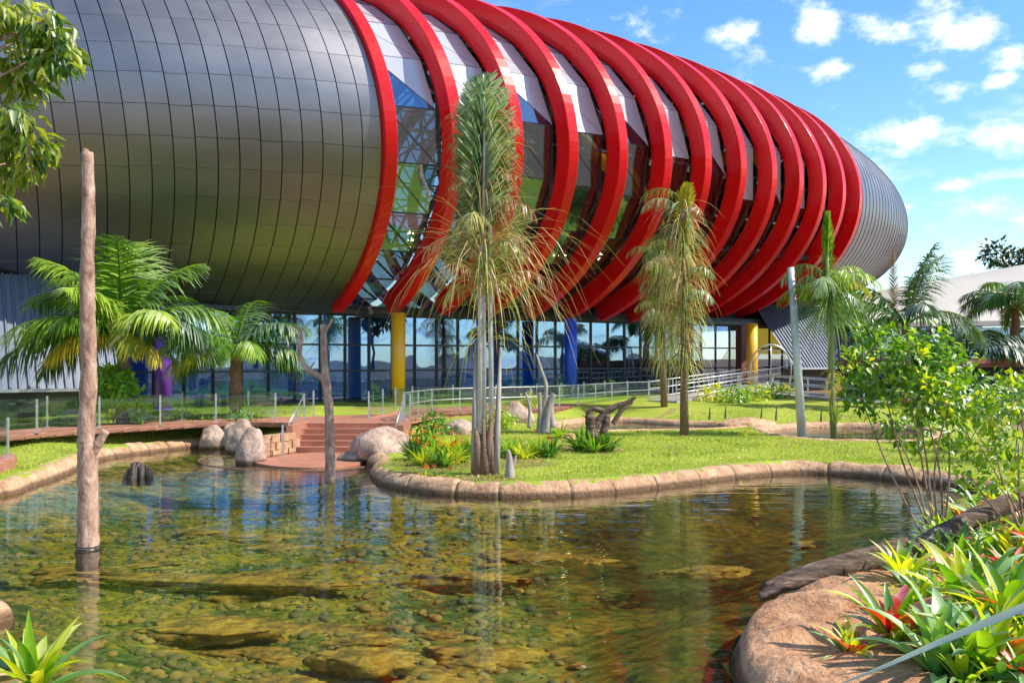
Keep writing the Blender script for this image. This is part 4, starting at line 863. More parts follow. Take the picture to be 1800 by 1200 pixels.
deadwood('driftwood','small pale driftwood stub in front of the central palm','driftwood',p(896,835),[('stem',[p(896,840),p(896,812),p(893,790)],.13,.035),('branch',[p(897,828),p(904,810),p(907,800)],.06,.02)],'grey_wood')
lg=[gp(1352,1062,.25),gp(1440,1030,.42),gp(1530,985,.55),gp(1620,950,.72),gp(1690,915,.8),gp(1760,880,.95)]
lg=[Vector((3.05,11.1,.22)),Vector((3.7,11.25,.38)),Vector((4.75,11.6,.50)),Vector((6.1,12.3,.85)),Vector((7.2,12.8,1.1)),Vector((8.4,13.2,1.3))]
root=empty('log',lg[0],'long weathered brown log lying across the right bank down to the water','log'); b=MB(); limb(b,[q-lg[0] for q in lg],.09,.145,22,.12,5); b.build('trunk',M['log'],root,True)
b=MB(); limb(b,[Vector((2.95,11.0,.16))-lg[0],Vector((3.3,11.05,.30))-lg[0],Vector((4.1,11.25,.43))-lg[0]],.045,.10,14,.2,6); b.build('split_end',M['log'],root,True)
b=MB(); limb(b,[Vector((3.2,11.25,.30))-lg[0],Vector((3.8,11.35,.47))-lg[0],Vector((5.0,11.72,.66))-lg[0]],.03,.08,12,.2,8); b.build('split_end',M['log'],root,True)
A=gp(1411,775,.2); T=pp(1390,470,A.y); b=MB(); b.tube([A-Vector((0,0,.2))-A,(T-A)*.5,T-A],[.155,.135,.11],20); o=b.build('concrete_pole',M['pole'],None,False); o.location=A; tag(o,'leaning light grey pole rising out of the dark rear pool','pole')
o.data.polygons.foreach_set('use_smooth',[len(q.vertices)==4 for q in o.data.polygons])
for k,(x,y) in enumerate([(1247,735),(1275,733),(1338,737),(1364,736),(1443,739)]):
    c=gp(x,y,.62); root=empty('seedling_stake',c,'thin dark stake in the rear lawn, %s'%['leftmost of five','second from the left of five','middle one of five, near the grey pole','fourth from the left of five','rightmost of five'][k],'stake','dark stakes in the rear lawn'); b=MB(); b.tube([(0,0,-.05),(.02,0,.45)],[.05,.015],6); b.build('stake',M['darkbark'],root)

# ---------------------------------------------------------------- foliage makers (numpy)
def nrm(v): return v/np.maximum(np.linalg.norm(v,axis=-1,keepdims=True),1e-9)
def strips(P0,D,U,Ln,Wd,droop,nseg=3,fold=.0,tipw=.1,basew=.6):
    """m curved blades. P0 (m,3) base, D (m,3) start dir, U (m,3) side dir, droop (m,) -> V,F quads"""
    m=len(P0); D=nrm(D); out=[]
    p=P0.copy(); d=D.copy(); side=nrm(U-(U*D).sum(1,keepdims=True)*D)
    for i in range(nseg+1):
        t=i/nseg; w=Wd*(basew+(1-basew)*min(1,t*3))*(1-(1-tipw)*max(0,(t-.35)/.65)**1.3)
        out.append(p-side*w[:,None]/2); out.append(p+side*w[:,None]/2)
        d=nrm(d+np.array([0,0,-1.])*droop[:,None]/nseg); p=p+d*(Ln/nseg)[:,None]
    V=np.stack(out,1)                     # m,2(n+1),3
    k=2*(nseg+1); base=(np.arange(m)*k)[:,None,None]
    q=np.array([[2*i,2*i+1,2*i+3,2*i+2] for i in range(nseg)])[None]
    return V.reshape(-1,3),(base+q).reshape(-1,4)
def frond_mesh(name,L,e0,bend,n,ll,lw,ldroop,mt,fwd=.55,seed=0,vee=.35,stem=.028,start=.14,ragged=.1,stub=1.):
    """feather leaf along +X from the origin; e0 start elevation (rad), bend total drop"""
    r=np.random.default_rng(seed+11); S_=np.linspace(0,1,24); e=e0-bend*S_**1.3; dx=np.cos(e)*L/23; dz=np.sin(e)*L/23
    X=np.concatenate([[0],np.cumsum(dx[:-1])]); Z=np.concatenate([[0],np.cumsum(dz[:-1])])
    yb=r.normal(0,.05)*L*S_**2
    t=np.repeat(np.linspace(start,1.,n),2); sg=np.tile([1,-1],n); t=np.clip(t+r.normal(0,.004,len(t)),0,1)
    P=np.stack([np.interp(t,S_,X),np.interp(t,S_,yb),np.interp(t,S_,Z)],1); ee=np.interp(t,S_,e)
    T=np.stack([np.cos(ee),0*ee,np.sin(ee)],1); Nn=np.stack([-np.sin(ee),0*ee,np.cos(ee)],1); B=np.stack([0*ee,sg*1.,0*ee],1)
    D=B+T*(fwd+.5*t[:,None])+Nn*vee+r.normal(0,ragged,(len(t),3)); prof=np.sin(np.clip((t-start)/(1-start)*.86+.14,0,1)*math.pi)**.55*stub
    Ln=ll*prof*r.uniform(.85,1.1,len(t)); Wd=lw*(.6+.4*prof); dr=ldroop*r.uniform(.6,1.4,len(t))
    V,Fq=strips(P,D,T+0*D,Ln,Wd,dr,3)
    b=MB(); b.tube([(x,y,z) for x,y,z in zip(X,yb,Z)][::2]+[(X[-1],yb[-1],Z[-1])],[stem*(1-.85*k/12) for k in range(13)],5)
    n0=len(V); V=np.vstack([V,np.array([tuple(v) for v in b.v])]); q=[f for f in b.f if len(f)==4]; Fq=np.vstack([Fq,np.array(q)+n0])
    me=np_mesh(name,V,Fq,mt,False); return me
FR_CACHE={}
def frond(kind,seed,**k):
    key=(kind,seed)+tuple(sorted((a,str(b)) for a,b in k.items()))
    if key not in FR_CACHE: FR_CACHE[key]=frond_mesh(kind,seed=seed,**k)
    return FR_CACHE[key]
def put(me,name,parent,loc,rz,s=1.,ry=0.,rx=0.):
    o=link(name,me,parent); o.location=loc; o.rotation_euler=(rx,ry,rz); o.scale=(s,s,s); return o
def palm(name,label,base,hz,crown,fr,trunk_r=.16,tm='trunk',cat='palm',trunkpts=None):
    """crown: height above base; fr: list of (azimuth deg, e0 deg, bend, length, material, ldroop)"""
    root=empty(name,base,label,cat); b=MB(); pts=trunkpts or [(0,0,-.1),(.03,0,hz*.5),(0,.02,hz)]
    limb(b,pts,trunk_r*1.15,trunk_r*.85,12,.06,1); b.build('trunk',M[tm],root,True); top=Vector(pts[-1])
    for k,(az,e0,bend,L,mt,ld) in enumerate(fr):
        e0q=round(e0/9)*9; me=frond('frond',k%3,L=2.0,e0=R(e0q),bend=round(bend,1),n=72,ll=.80,lw=.046,ldroop=ld*1.45,mt=M[mt])
        put(me,'frond',root,top+Vector((math.cos(R(az))*.08,math.sin(R(az))*.08,-.12+.1*random.random())),R(az+random.uniform(-8,8)),L/2.0*1.08)
    return root
# big feathery palm left
B=gnd(215,757)
palm('feather_palm','large feathery palm with one yellow frond behind the tall bare trunk on the left',B,3.1,0,[
 (170,50,1.5,3.9,'frond',1.0),(10,48,1.5,3.6,'frond',.9),(150,66,1.2,3.7,'frond',.8),(40,68,1.1,3.6,'frond',.8),(95,82,.7,3.6,'frond',.7),(-80,78,.9,3.5,'frond',.8),(200,74,1.1,3.6,'frond',.9),
 (-20,35,1.6,3.2,'frond_dk',1.3),(190,20,1.4,3.9,'frond_dk',1.2),(172,34,1.5,3.6,'frond_dk',1.2),(215,36,1.5,3.5,'frond',1.2),(-50,45,1.5,3.0,'frond',1.2),(-120,45,1.6,2.5,'frond',1.2),(230,15,1.5,2.5,'frond_y',1.7),(-35,10,1.5,2.,'frond_y',1.6),(160,5,1.3,3.3,'frond_dk',1.3),
 (20,22,1.3,3.2,'frond_dk',1.1),(70,55,1.2,3.5,'frond_dk',.9),(120,50,1.2,3.5,'frond_dk',.9),(250,60,1.4,3.,'frond',1.),(-65,25,1.7,2.3,'frond_y',1.6)],.2)
B2=gnd(413,742)
palm('feather_palm','medium feathery palm with drooping fronds right of the purple column',B2,2.6,0,[
 (185,38,1.7,3.0,'frond',1.4),(150,62,1.3,2.9,'frond',1.),(80,76,1.2,2.8,'frond',1.),(20,55,1.5,2.8,'frond_dk',1.3),(-10,25,1.6,2.8,'frond',1.5),(205,15,1.6,2.6,'frond',1.5),(-60,40,1.8,2.2,'frond',1.5),(240,42,1.8,2.3,'frond',1.4),(-30,50,1.6,2.7,'frond_dk',1.3),(170,8,1.4,2.6,'frond_dk',1.4),(0,5,1.3,2.5,'frond_dk',1.4),(110,58,1.3,2.8,'frond_dk',1.1),(-95,30,1.8,1.9,'frond',1.5)],.22)
# ---- strand clumps (dry, drooping leaflets)
def strand_mesh(name,n,zr,out,ln,w,mt,seed,droop=2.2,up=.6,az=None,base=(0,0),spread=.04,nseg=5,outz=None):
    r=np.random.default_rng(seed); z=r.uniform(zr[0],zr[1],n); a=r.uniform(0,2*np.pi,n) if az is None else R(az[0])+r.normal(0,R(az[1]),n)
    P=np.stack([base[0]+np.cos(a)*spread,base[1]+np.sin(a)*spread,z],1); rd=np.stack([np.cos(a),np.sin(a),0*a],1)
    k=r.uniform(.55,1.2,n); D=rd*out*k[:,None]+np.array([0,0,1.])*up*r.uniform(.3,1.3,n)[:,None]
    U=np.cross(D,np.array([0,0,1.]))+r.normal(0,.5,(n,3)); Ln=ln*r.uniform(.6,1.2,n)
    V,Fq=strips(P,D,U,Ln,w*r.uniform(.5,1.2,n),droop*r.uniform(.7,1.35,n),nseg,basew=1,tipw=.25); V+=r.normal(0,.006,V.shape)*0
    return np_mesh(name,V,Fq,M[mt])
def strands(root,name,specs,seed=0):
    for k,sp in enumerate(specs):
        me=strand_mesh(name,seed=seed+k*7,**sp); link(name,me,root)
def tied_plume(root,z0,z1,w,mt,seed,n=3,azs=(0,),lw=.05,up=1.2,ll=None,stem='stem_white',loc=(0,0)):
    """upright fronds tied into a column: leaflets short, rising"""
    for k in range(n):
        L=(z1-z0)*random.uniform(.9,1.0); me=frond_mesh('tied_frond',L,R(89),.03,int(34*L/2),ll or w*.62,lw,.05,M[mt],fwd=up,seed=seed+k,vee=.25,start=.02,stem=.022,ragged=.10,stub=1.)
        put(me,'tied_frond',root,(loc[0]+random.uniform(-.05,.05),loc[1]+random.uniform(-.08,.08),z0),R(-90+azs[k%len(azs)]))
# central tied palm
C=gp(850,832,.32); C=Vector((C.x,C.y+.0,.3)); ps=C.y/F    # metres per pixel
root=empty('tied_palm',C,'tallest palm, at centre, crown tied into a green plume over two pale stems','palm')
zz=lambda y: (HY-y)*ps+CZ-C.z
xx=lambda x: (x-850)*ps
for (xa,xb,r_) in ((843,846,.062),(864,861,.055),(852,850,.045)):
    b=MB(); b.tube([(xx(xa),0,zz(760)),(xx((xa+xb)/2),.0,zz(560)),(xx(xb),0,zz(345))],[r_*1.15,r_,r_*.8],10); b.build('stem',M['stem_white'],root,True)
for k,(xa,xb,h) in enumerate([(840,836,735),(852,850,720),(863,862,745),(846,842,760),(858,868,700),(834,836,600),(872,880,610)]):
    b=MB(); b.tube([(xx(xa),random.uniform(-.08,.08),-.05),(xx(xa)*.8+xx(xb)*.2,random.uniform(-.05,.05),zz(780)),(xx(xb),0,zz(h))],[.13-.01*k,.085,.025],10,True,.12,k); b.build('sheath',M['trunk' if k<5 else 'grey_wood'],root,True)
tied_plume(root,zz(405),zz(128),1.3,'frond_bl',3,n=6,azs=(0,12,-12,60,-60,90),lw=.10,up=.62,ll=.95)
tied_plume(root,zz(410),zz(150),1.0,'frond',9,n=4,azs=(35,-35,8,-8),lw=.08,up=.8,ll=.8)
b=MB(); b.tube([(.0,-.16,zz(400)),(.02,-.2,zz(260)),(.0,-.17,zz(135))],[.045,.035,.018],8); b.build('rachis',M['stem_white'],root,True)
strands(root,'dry_frond',[dict(n=210,zr=(zz(430),zz(190)),out=1.,ln=.95,w=.022,mt='dry_g',az=(180,32),spread=.3,up=.45),dict(n=210,zr=(zz(430),zz(190)),out=1.,ln=.95,w=.022,mt='dry',az=(0,32),spread=.3,up=.45),dict(n=90,zr=(zz(330),zz(165)),out=1.,ln=.6,w=.022,mt='dry',az=(90,80),spread=.34,up=.5,droop=1.6),dict(n=50,zr=(zz(450),zz(250)),out=1.,ln=1.2,w=.026,mt='dry',spread=.2,up=.2),
  dict(n=70,zr=(zz(400),zz(240)),out=1.3,ln=1.25,w=.022,mt='dry',az=(180,35),up=.9,droop=1.8),dict(n=70,zr=(zz(400),zz(240)),out=1.3,ln=1.25,w=.022,mt='dry_g',az=(0,35),up=.9,droop=1.8),
  dict(n=95,zr=(zz(520),zz(430)),out=.9,ln=3.3,w=.024,mt='dry_g',droop=2.3,up=1.6),dict(n=95,zr=(zz(520),zz(420)),out=.9,ln=3.4,w=.024,mt='dry',droop=2.3,up=1.6),
  dict(n=45,zr=(zz(600),zz(480)),out=.7,ln=2.5,w=.026,mt='dry_g',droop=2.6,up=.9),dict(n=70,zr=(zz(520),zz(400)),out=.5,ln=1.6,w=.03,mt='frond',droop=2.6,up=.6),dict(n=60,zr=(zz(250),zz(150)),out=.7,ln=.8,w=.02,mt='dry')],100)
# second tied palm (right of centre) and its rear neighbour
def hang_frond(root,name,loc,az,L,mt,seed,e0=55,bend=2.3,ll=.5,lw=.035,ld=2.2):
    me=frond('hang',seed%4,L=2.0,e0=R(e0),bend=bend,n=36,ll=ll/ (L/2.0) if L<1.4 else ll*1.2,lw=lw,ldroop=ld,mt=M[mt],ragged=.3); put(me,name,root,loc,R(az),L/2.0)
for j in range(10): hang_frond(root,'dry_frond',(.0,0,zz(415+j*16)),(-20+j*137)%360,1.9+.5*random.random(),('dry','dry_g','dry_g','dry')[j%4],j,78,2.85,.45,.022,2.6)
for j in range(8): hang_frond(root,'dry_frond',(.15*(-1)**j,0,zz(230+j*22)),(0 if j%2 else 180)+random.uniform(-30,30),1.3,('dry','dry_g')[j//2%2],j,60,1.9,.3,.024)
def shaggy(name,label,bpx,topy,midx,w,z,green,tk='trunk',seed=0,r=.17,plume=70,hang=(360,700)):
    C=gp(bpx[0],bpx[1],z); ps=C.y/F; root=empty(name,C,label,'palm'); zz=lambda y:(HY-y)*ps+CZ-C.z; xx=lambda x:(x-bpx[0])*ps
    b=MB(); b.tube([(0,0,-.1),(xx(midx)*.4,0,zz(620)),(xx(midx),0,zz(topy+60))],[r*1.1,r*.8,r*.35],12,True,.05,seed); b.build('trunk',M[tk],root,True)
    W=w*ps; H=zz(topy)-zz(topy+plume)
    for k in range(4):
        me=frond_mesh('tied_frond',H*1.15,R(88),.05,30,W*.42,.085,.1,M[green],fwd=1.3,seed=seed+k,vee=.2,start=.0,stem=.02); put(me,'tied_frond',root,(xx(midx),0,zz(topy+plume)-.1),R(-90+k*45))
    h0,h1=hang; sp=[]
    nb=6
    for j in range(nb):
        ya=h0+(h1-h0)*j/nb*.8; yb=ya+(h1-h0)/nb*1.3
        sp.append(dict(n=80,zr=(zz(yb),zz(ya)),out=1.25,ln=W*.86,w=.032,up=.75,mt=('dry','dry_g','frond_bl','dry_g')[(j+seed)%4],droop=2.3,base=(xx(midx)*(1-j/nb),0)))
        sp.append(dict(n=60,zr=(zz(yb),zz(ya)),out=1.,ln=W*1.0,w=.032,mt=('dry_g','frond','dry','dry_g')[(j+seed)%4],droop=2.5,up=.6,base=(xx(midx)*(1-j/nb),0)))
    strands(root,'dry_frond',sp,seed*31+5)
    for j in range(12):
        y=h0+(h1-h0)*.75*j/12; hang_frond(root,'dry_frond',(xx(midx)*(1-j/14),0,zz(y)),random.uniform(0,360),1.5*W/1.3,('dry_g','frond_bl','dry','dry_g')[j%4],j)
    return root
shaggy('tied_palm','shaggy half-dry palm with hanging tan leaves right of centre, trunk base on the island lawn',(1203,766),335,1200,82,.40,'frond_y',seed=2,hang=(355,680),plume=110,r=.14)
shaggy('tied_palm','shorter shaggy palm close behind the half-dry one, on the rear lawn',(1168,722),430,1160,66,.62,'dry_g','trunk',seed=5,r=.16,hang=(440,660))
# thin green palm in the rear pool
C=gp(1467,775,.25); ps=C.y/F; zz=lambda y:(HY-y)*ps+CZ-C.z; xx=lambda x:(x-1467)*ps
root=empty('slim_palm',C,'slim green-stemmed palm with tied upright leaves rising from the rear pool','palm')
b=MB(); b.tube([(0,0,-.4),(xx(1462),0,zz(680)),(xx(1460),0,zz(560)),(xx(1452),0,zz(440))],[.11,.10,.12,.07],12); b.build('trunk',M['stem_green'],root,True)
for k,(a,t) in enumerate([(0,0),(40,.02),(-40,.02),(90,.05)]):
    me=frond_mesh('tied_frond',(zz(372)-zz(500)),R(91),.08,34,.42,.07,.1,M['ivy' if k<2 else 'frond'],fwd=1.9,seed=40+k,vee=.2,start=.0); put(me,'tied_frond',root,(xx(1455),0,zz(500)),R(-90+a),1.,0)
for k,(az,e0,bd,L) in enumerate([(10,50,2.2,1.9),(-20,62,2.4,2.0),(160,55,2.5,1.2),(200,65,2.6,1.4),(60,60,2.3,1.6)]):
    me=frond_mesh('frond',L,R(e0),bd,36,.5,.04,1.4,M['frond' if k%2 else 'frond_y'],seed=60+k); put(me,'frond',root,(xx(1456),0,zz(520)),R(az))
strands(root,'dry_frond',[dict(n=80,zr=(zz(520),zz(450)),out=.9,ln=.9,w=.022,mt='dry_g',base=(xx(1456),0)),dict(n=150,zr=(zz(560),zz(500)),out=.5,ln=2.2,w=.03,mt='frond',droop=2.2,up=.3,base=(xx(1458),0)),dict(n=110,zr=(zz(570),zz(510)),out=.6,ln=2.0,w=.03,mt='frond_bl',droop=2.2,up=.3,base=(xx(1458),0)),dict(n=50,zr=(zz(690),zz(650)),out=.8,ln=.7,w=.03,mt='frond_y',base=(xx(1462),0)),dict(n=40,zr=(zz(770),zz(730)),out=.15,ln=.6,w=.05,mt='frond',up=.8,droop=.5)],300)
for j in range(12): hang_frond(root,'frond',(xx(1457),0,zz(500+j*5)),j*137%360,2.4 if j%2 else 1.8,('frond','frond_bl','frond')[j%3],j,72,2.8,.55,.035,2.4)
# palms at the right
B=gp(1593,668,1.0); B=Vector((pp(1593,640,41).x,41,1.0))
palm('coconut_palm','dark green coconut palm with one brown spear frond, before the silver tail of the hall',B,3.6,0,[(175,45,1.9,3.8,'frond_dk',1.1),(165,63,1.5,3.8,'frond_dk',.9),(5,81,.5,3.7,'frond_dk',1.2),(20,72,.8,3.9,'frond_dk',1.),(-5,40,2.,3.4,'frond_bl',1.2),(190,20,2.,3.3,'frond_dk',1.3),(-90,50,2.,2.6,'frond_dk',1.2)],.2)
me=frond_mesh('spear',3.6,R(88),.1,40,.42,.05,.3,M['brown'],fwd=1.2,seed=77,start=.1); put(me,'dead_frond',col.objects['coconut_palm'],(-.55,0,3.2),R(-90))
B=Vector((pp(1785,640,50).x,50,1.2))
palm('coconut_palm','coconut palm with a bare curved trunk before the white building at the right edge',B,4.6,0,[(a,e,1.9,3.1,'frond_dk' if k%3 else 'frond',1.1) for k,(a,e) in enumerate([(0,40),(30,60),(60,30),(95,75),(130,45),(165,55),(185,25),(210,45),(240,60),(275,35),(310,50),(340,20)])],.22)
B=Vector((pp(1700,640,47).x,47,1.2))
palm('feather_palm','low bushy palm left of the bare-trunked coconut palm, before the white building',B,1.9,0,[(a,e,1.8,3.4,'frond_dk',1.3) for k,(a,e) in enumerate([(0,40),(40,60),(150,45),(180,55),(200,25),(240,60),(300,35),(340,50),(90,70)])],.2)
B=Vector((pp(1535,640,46).x,46,1.1))
palm('feather_palm','small dark palm in the shade between the slim palm and the coconut palm',B,3.2,0,[(a,e,1.8,2.3,'frond_dk',1.3) for a,e in ((0,40),(50,60),(160,45),(200,55),(250,25),(310,60),(100,75))],.14)

# ---------------------------------------------------------------- leaf clouds and shrubs
def leaf_np(P,N_,Ld,L,W_,cup=.15):
    """quads-pair leaf: 6 verts (base, 2 mid-left/right, tip folded)"""
    m=len(P); Ld=nrm(Ld); Sd=nrm(np.cross(N_,Ld)); Nn=nrm(np.cross(Ld,Sd)); L=L[:,None];W_=W_[:,None]
    V=np.stack([P,P+Ld*L*.45+Sd*W_/2+Nn*L*cup,P+Ld*L-Nn*L*cup*.6,P+Ld*L*.45-Sd*W_/2+Nn*L*cup,P+Ld*L*.45],1)
    f=np.array([[0,1,4],[1,2,4],[2,3,4],[3,0,4]])
    return V.reshape(-1,3),((np.arange(m)*5)[:,None,None]+f[None]).reshape(-1,3)
def cloud(name,centers,radii,n,L,W_,mt,seed,droop=.2,parent=None,shell=.5,nparts=0,partname='leaf',org=(0,0,0)):
    r=np.random.default_rng(seed); C=np.array(centers,float); Rd=np.array(radii,float)
    if Rd.ndim==1: Rd=np.stack([Rd]*3,1)
    pr=Rd.prod(1); k=r.choice(len(C),n,p=pr/pr.sum()); d=nrm(r.normal(size=(n,3))); rr=(shell+(1-shell)*r.random(n)**.5)[:,None]*(r.random(n)**.25)[:,None]
    P=C[k]+d*rr*Rd[k]; Ld=d+r.normal(0,.6,(n,3))+np.array([0,0,-droop]); Nn=r.normal(0,.6,(n,3))+np.array([0,0,1.]); LL=L*r.uniform(.6,1.25,n); WW=W_*r.uniform(.7,1.2,n)
    o=np.array(org); big=None
    if nparts:
        # the leaves nearest the camera become objects of their own that share a few meshes
        order=np.argsort(np.linalg.norm(P-np.array([0,0,3.]),axis=1))[:nparts]; protos=[]
        for q in range(3):
            V,Fq=leaf_np(np.zeros((1,3)),np.array([[0,0,1.]]),np.array([[1.,0,0]]),np.array([L]),np.array([W_*(.85+.15*q)]),.12+.05*q); protos.append(np_mesh(partname,V,Fq,M[mt]))
        for i in order:
            x=nrm(Ld[i]); z=Nn[i]-x*(Nn[i]@x); z=nrm(z); y=np.cross(z,x); mw=Matrix(((x[0],y[0],z[0],P[i][0]-o[0]),(x[1],y[1],z[1],P[i][1]-o[1]),(x[2],y[2],z[2],P[i][2]-o[2]),(0,0,0,1)))
            ob=link(partname,protos[i%3],parent); ob.matrix_local=mw@Matrix.Scale(float(LL[i]/L),4)
        m=np.ones(n,bool); m[order]=False; P,Ld,Nn,LL,WW=P[m],Ld[m],Nn[m],LL[m],WW[m]
    V,Fq=leaf_np(P-o,Nn,Ld,LL,WW); ob=link(name,np_mesh(name,V,Fq,M[mt]),parent)
    if nparts: ob['kind']='stuff'
    return ob
def shrub(name,label,base,pts,rad,n,L,W_,mt,seed,stemm='bark',stems=6,r0=.022,nparts=0,cat='shrub',spread=.12):
    root=empty(name,base,label,cat); o=Vector(base); rr=random.Random(seed)
    for k in range(stems):
        t=Vector(pts[k%len(pts)]); a=o+Vector((rr.uniform(-spread,spread),rr.uniform(-spread,spread),-.08)); m=(a+t)/2+Vector((rr.uniform(-.12,.12),rr.uniform(-.1,.1),.05)); b=MB(); limb(b,[a-o,m-o,t-o],r0,r0*.35,7,.05,k); b.build('stem',M[stemm],root,True)
    cloud('foliage',pts,rad,n,L,W_,mt,seed,parent=root,nparts=nparts,org=tuple(o)); return root
def cps(L,Y,jit=.25,seed=0):
    r=random.Random(seed); return [pp(x,y,Y+r.uniform(-jit,jit)*2) for x,y in L]
# big shrub on the right bank
b0=Vector((6.25,13.6,gz(6.25,13.6)))
shrub('leafy_shrub','tall many-stemmed shrub with small yellow-green leaves on the right bank above the log',b0,cps([(1600,640),(1550,660),(1650,650),(1580,600),(1510,690),(1620,700),(1670,700),(1560,730),(1500,640),(1640,600),(1600,760),(1660,760),(1690,640),(1530,590)],13.3,.35,3),[.46,.38,.42,.30,.31,.40,.38,.32,.28,.28,.32,.32,.29,.25],2300,.13,.072,'leaf',5,stems=8,r0=.02,nparts=220)
b1=Vector((7.1,12.4,gz(7.1,12.4)))
shrub('leafy_shrub','bushy green shrub at the right edge beside the tall many-stemmed one',b1,cps([(1740,720),(1780,700),(1720,780),(1790,780),(1760,840),(1700,830),(1820,680),(1690,720)],12.2,.3,4),[.3,.34,.28,.32,.28,.22,.36,.22],850,.12,.07,'leaf',8,stems=7,nparts=60)
# hedge-like plants under the raised deck, right
for k,(x,y,Y,rx,n) in enumerate([(1740,690,26,1.1,500),(1790,700,24,1.2,500),(1700,690,28,1.,350)]):
    c=pp(x,y,Y); g=Vector((c.x,c.y,gz(c.x,c.y))); shrub('low_bush',['bright low bush with reddish tips below the raised deck','bright low bush at the right edge below the raised deck','bright low bush left of the reddish-tipped one below the deck'][k],g,[c,c+Vector((.8,.2,-.3)),c+Vector((-.8,.1,-.3))],[.7,.6,.6],n,.2,.09,'ivy',20+k,stems=4,cat='bush')
# creeper-clad trunk base and low plants by the left palms
c=gnd(215,757)+Vector((-.1,-.25,0)); shrub('creeper','bright green creeper wrapped round the trunk of the large left palm',c,[c+Vector(v) for v in ((-.55,0,1.35),(.25,-.1,1.5),(-.2,-.1,1.75),(.55,0,1.1),(.7,.1,.7),(-.6,.1,.95),(.1,.1,1.9))],[.42,.42,.4,.38,.3,.3,.3],900,.26,.17,'ivy',31,stems=3,cat='creeper')
c=gnd(413,748); shrub('low_plants','low leafy plants round the foot of the medium feathery palm','' or c,[c+Vector(v) for v in ((0,0,.3),(-.9,0,.15),(-1.5,-.4,.1),(.7,0,.2),(.3,-.3,.45))],[.4,.35,.3,.35,.3],520,.2,.09,'ivy',33,stems=2,cat='plant')
# planting bed behind the rear lawn
for k,(x,y,w) in enumerate([(1255,700,.8),(1290,702,.8),(1325,700,.8),(1360,697,.7),(1380,693,.5)]):
    c=gp(x,y+6,.85); shrub('hedge_clump','','' or c,[c+Vector((0,0,.35)),c+Vector((.5,0,.3)),c+Vector((-.5,0,.3))],[w*.8,w*.6,w*.6],340,.22,.1,'ivy' if k%2 else 'leaf',40+k,stems=3,cat='bush')
    col.objects['hedge_clump' if k==0 else 'hedge_clump.%03d'%k]['label']=['dark leafy clump at the left end of the bed behind the rear lawn','second leafy clump from the left in the bed behind the rear lawn','middle leafy clump of the bed behind the rear lawn','fourth leafy clump from the left in the bed behind the rear lawn','smallest leafy clump at the right end of the bed behind the rear lawn'][k]
# young yellow shrubs by the trees mid-left of the island
for k,(x,y,mt) in enumerate([(880,735,'brom'),(760,748,'ivy'),(930,705,'leaf')]):
    c=gnd(x,y+18); shrub('low_bush','%s low bush behind the island bed'%['olive','broad-leaved green','dark'][k],c,[c+Vector((0,0,.45)),c+Vector((.3,0,.3)),c+Vector((-.3,0,.3))],[.4,.3,.3],260,.2,.09,mt,50+k,stems=3,cat='bush')

# ---------------------------------------------------------------- strap-leaved plants
def strap_leaf(L,w,e0,bend,seed=0,fold=.22,nseg=9,curl=0.):
    r=random.Random(seed); V=[];x=z=y=0.; e=e0; tw=r.uniform(-.25,.25)
    for i in range(nseg+1):
        t=i/nseg; ww=w*(.55+.45*min(1,t*4))*max(0.02,1-max(0,(t-.45)/.55)**1.6); s=Vector((-math.sin(e)*0,math.cos(tw*t),math.sin(tw*t))); up=Vector((-math.sin(e),0,math.cos(e)))
        c=Vector((x,y,z)); V+=[c-s*ww/2+up*ww*fold,c,c+s*ww/2+up*ww*fold]
        e=e0-bend*((i+1)/nseg)**1.5; x+=math.cos(e)*L/nseg; z+=math.sin(e)*L/nseg; y+=curl*t*L/nseg
    b=MB(); b.add(V,[(3*i+j,3*i+j+1,3*i+j+4,3*i+j+3) for i in range(nseg) for j in (0,1)]); return b
LEAFC={}
def leafmesh(kind,mt,v):
    key=(kind,mt,v)
    if key not in LEAFC:
        L,w,e0,bd={'wide':(1.,.15,R(68),1.0),'up':(1.,.14,R(80),.6),'low':(1.,.14,R(46),1.2),'thin':(1.,.06,R(72),1.4),'bract':(1.,.20,R(60),.9)}[kind]
        r=random.Random(v*13+5); LEAFC[key]=strap_leaf(L,w,e0+r.uniform(-.12,.12),bd*r.uniform(.75,1.3),v,curl=r.uniform(-.15,.15)).mesh('leaf',M[mt],True)
    return LEAFC[key]
def rosette(name,label,c,n,size,mt='brom',inner='up',outer='low',cat='plant',heart=None,group=None,seed=0,mid='wide',tilt=0):
    root=empty(name,c,label,cat,group); r=random.Random(seed)
    for k in range(n):
        f=k/n; kind=inner if f<.3 else (mid if f<.7 else outer); a=k*2.4+r.uniform(-.3,.3); s=size*r.uniform(.8,1.12)*(.9 if f<.3 else 1)
        mt2=mt if r.random()>.1 else ('brom_b' if mt=='brom' else 'brom')
        o=put(leafmesh(kind,mt2,r.randrange(4)),'leaf',root,(math.cos(a)*.03,math.sin(a)*.03,0.),a,s); o.rotation_euler=(r.uniform(-.15,.15),r.uniform(-.2,.2),a)
    if heart:
        for k in range(8):
            a=k*2.4; o=put(leafmesh('bract',heart,k%4),'bract',root,(0,0,size*.1),a,size*.85*r.uniform(.8,1.1))
    return root
def gr(px,py,dz=0): return gnd(px,py)
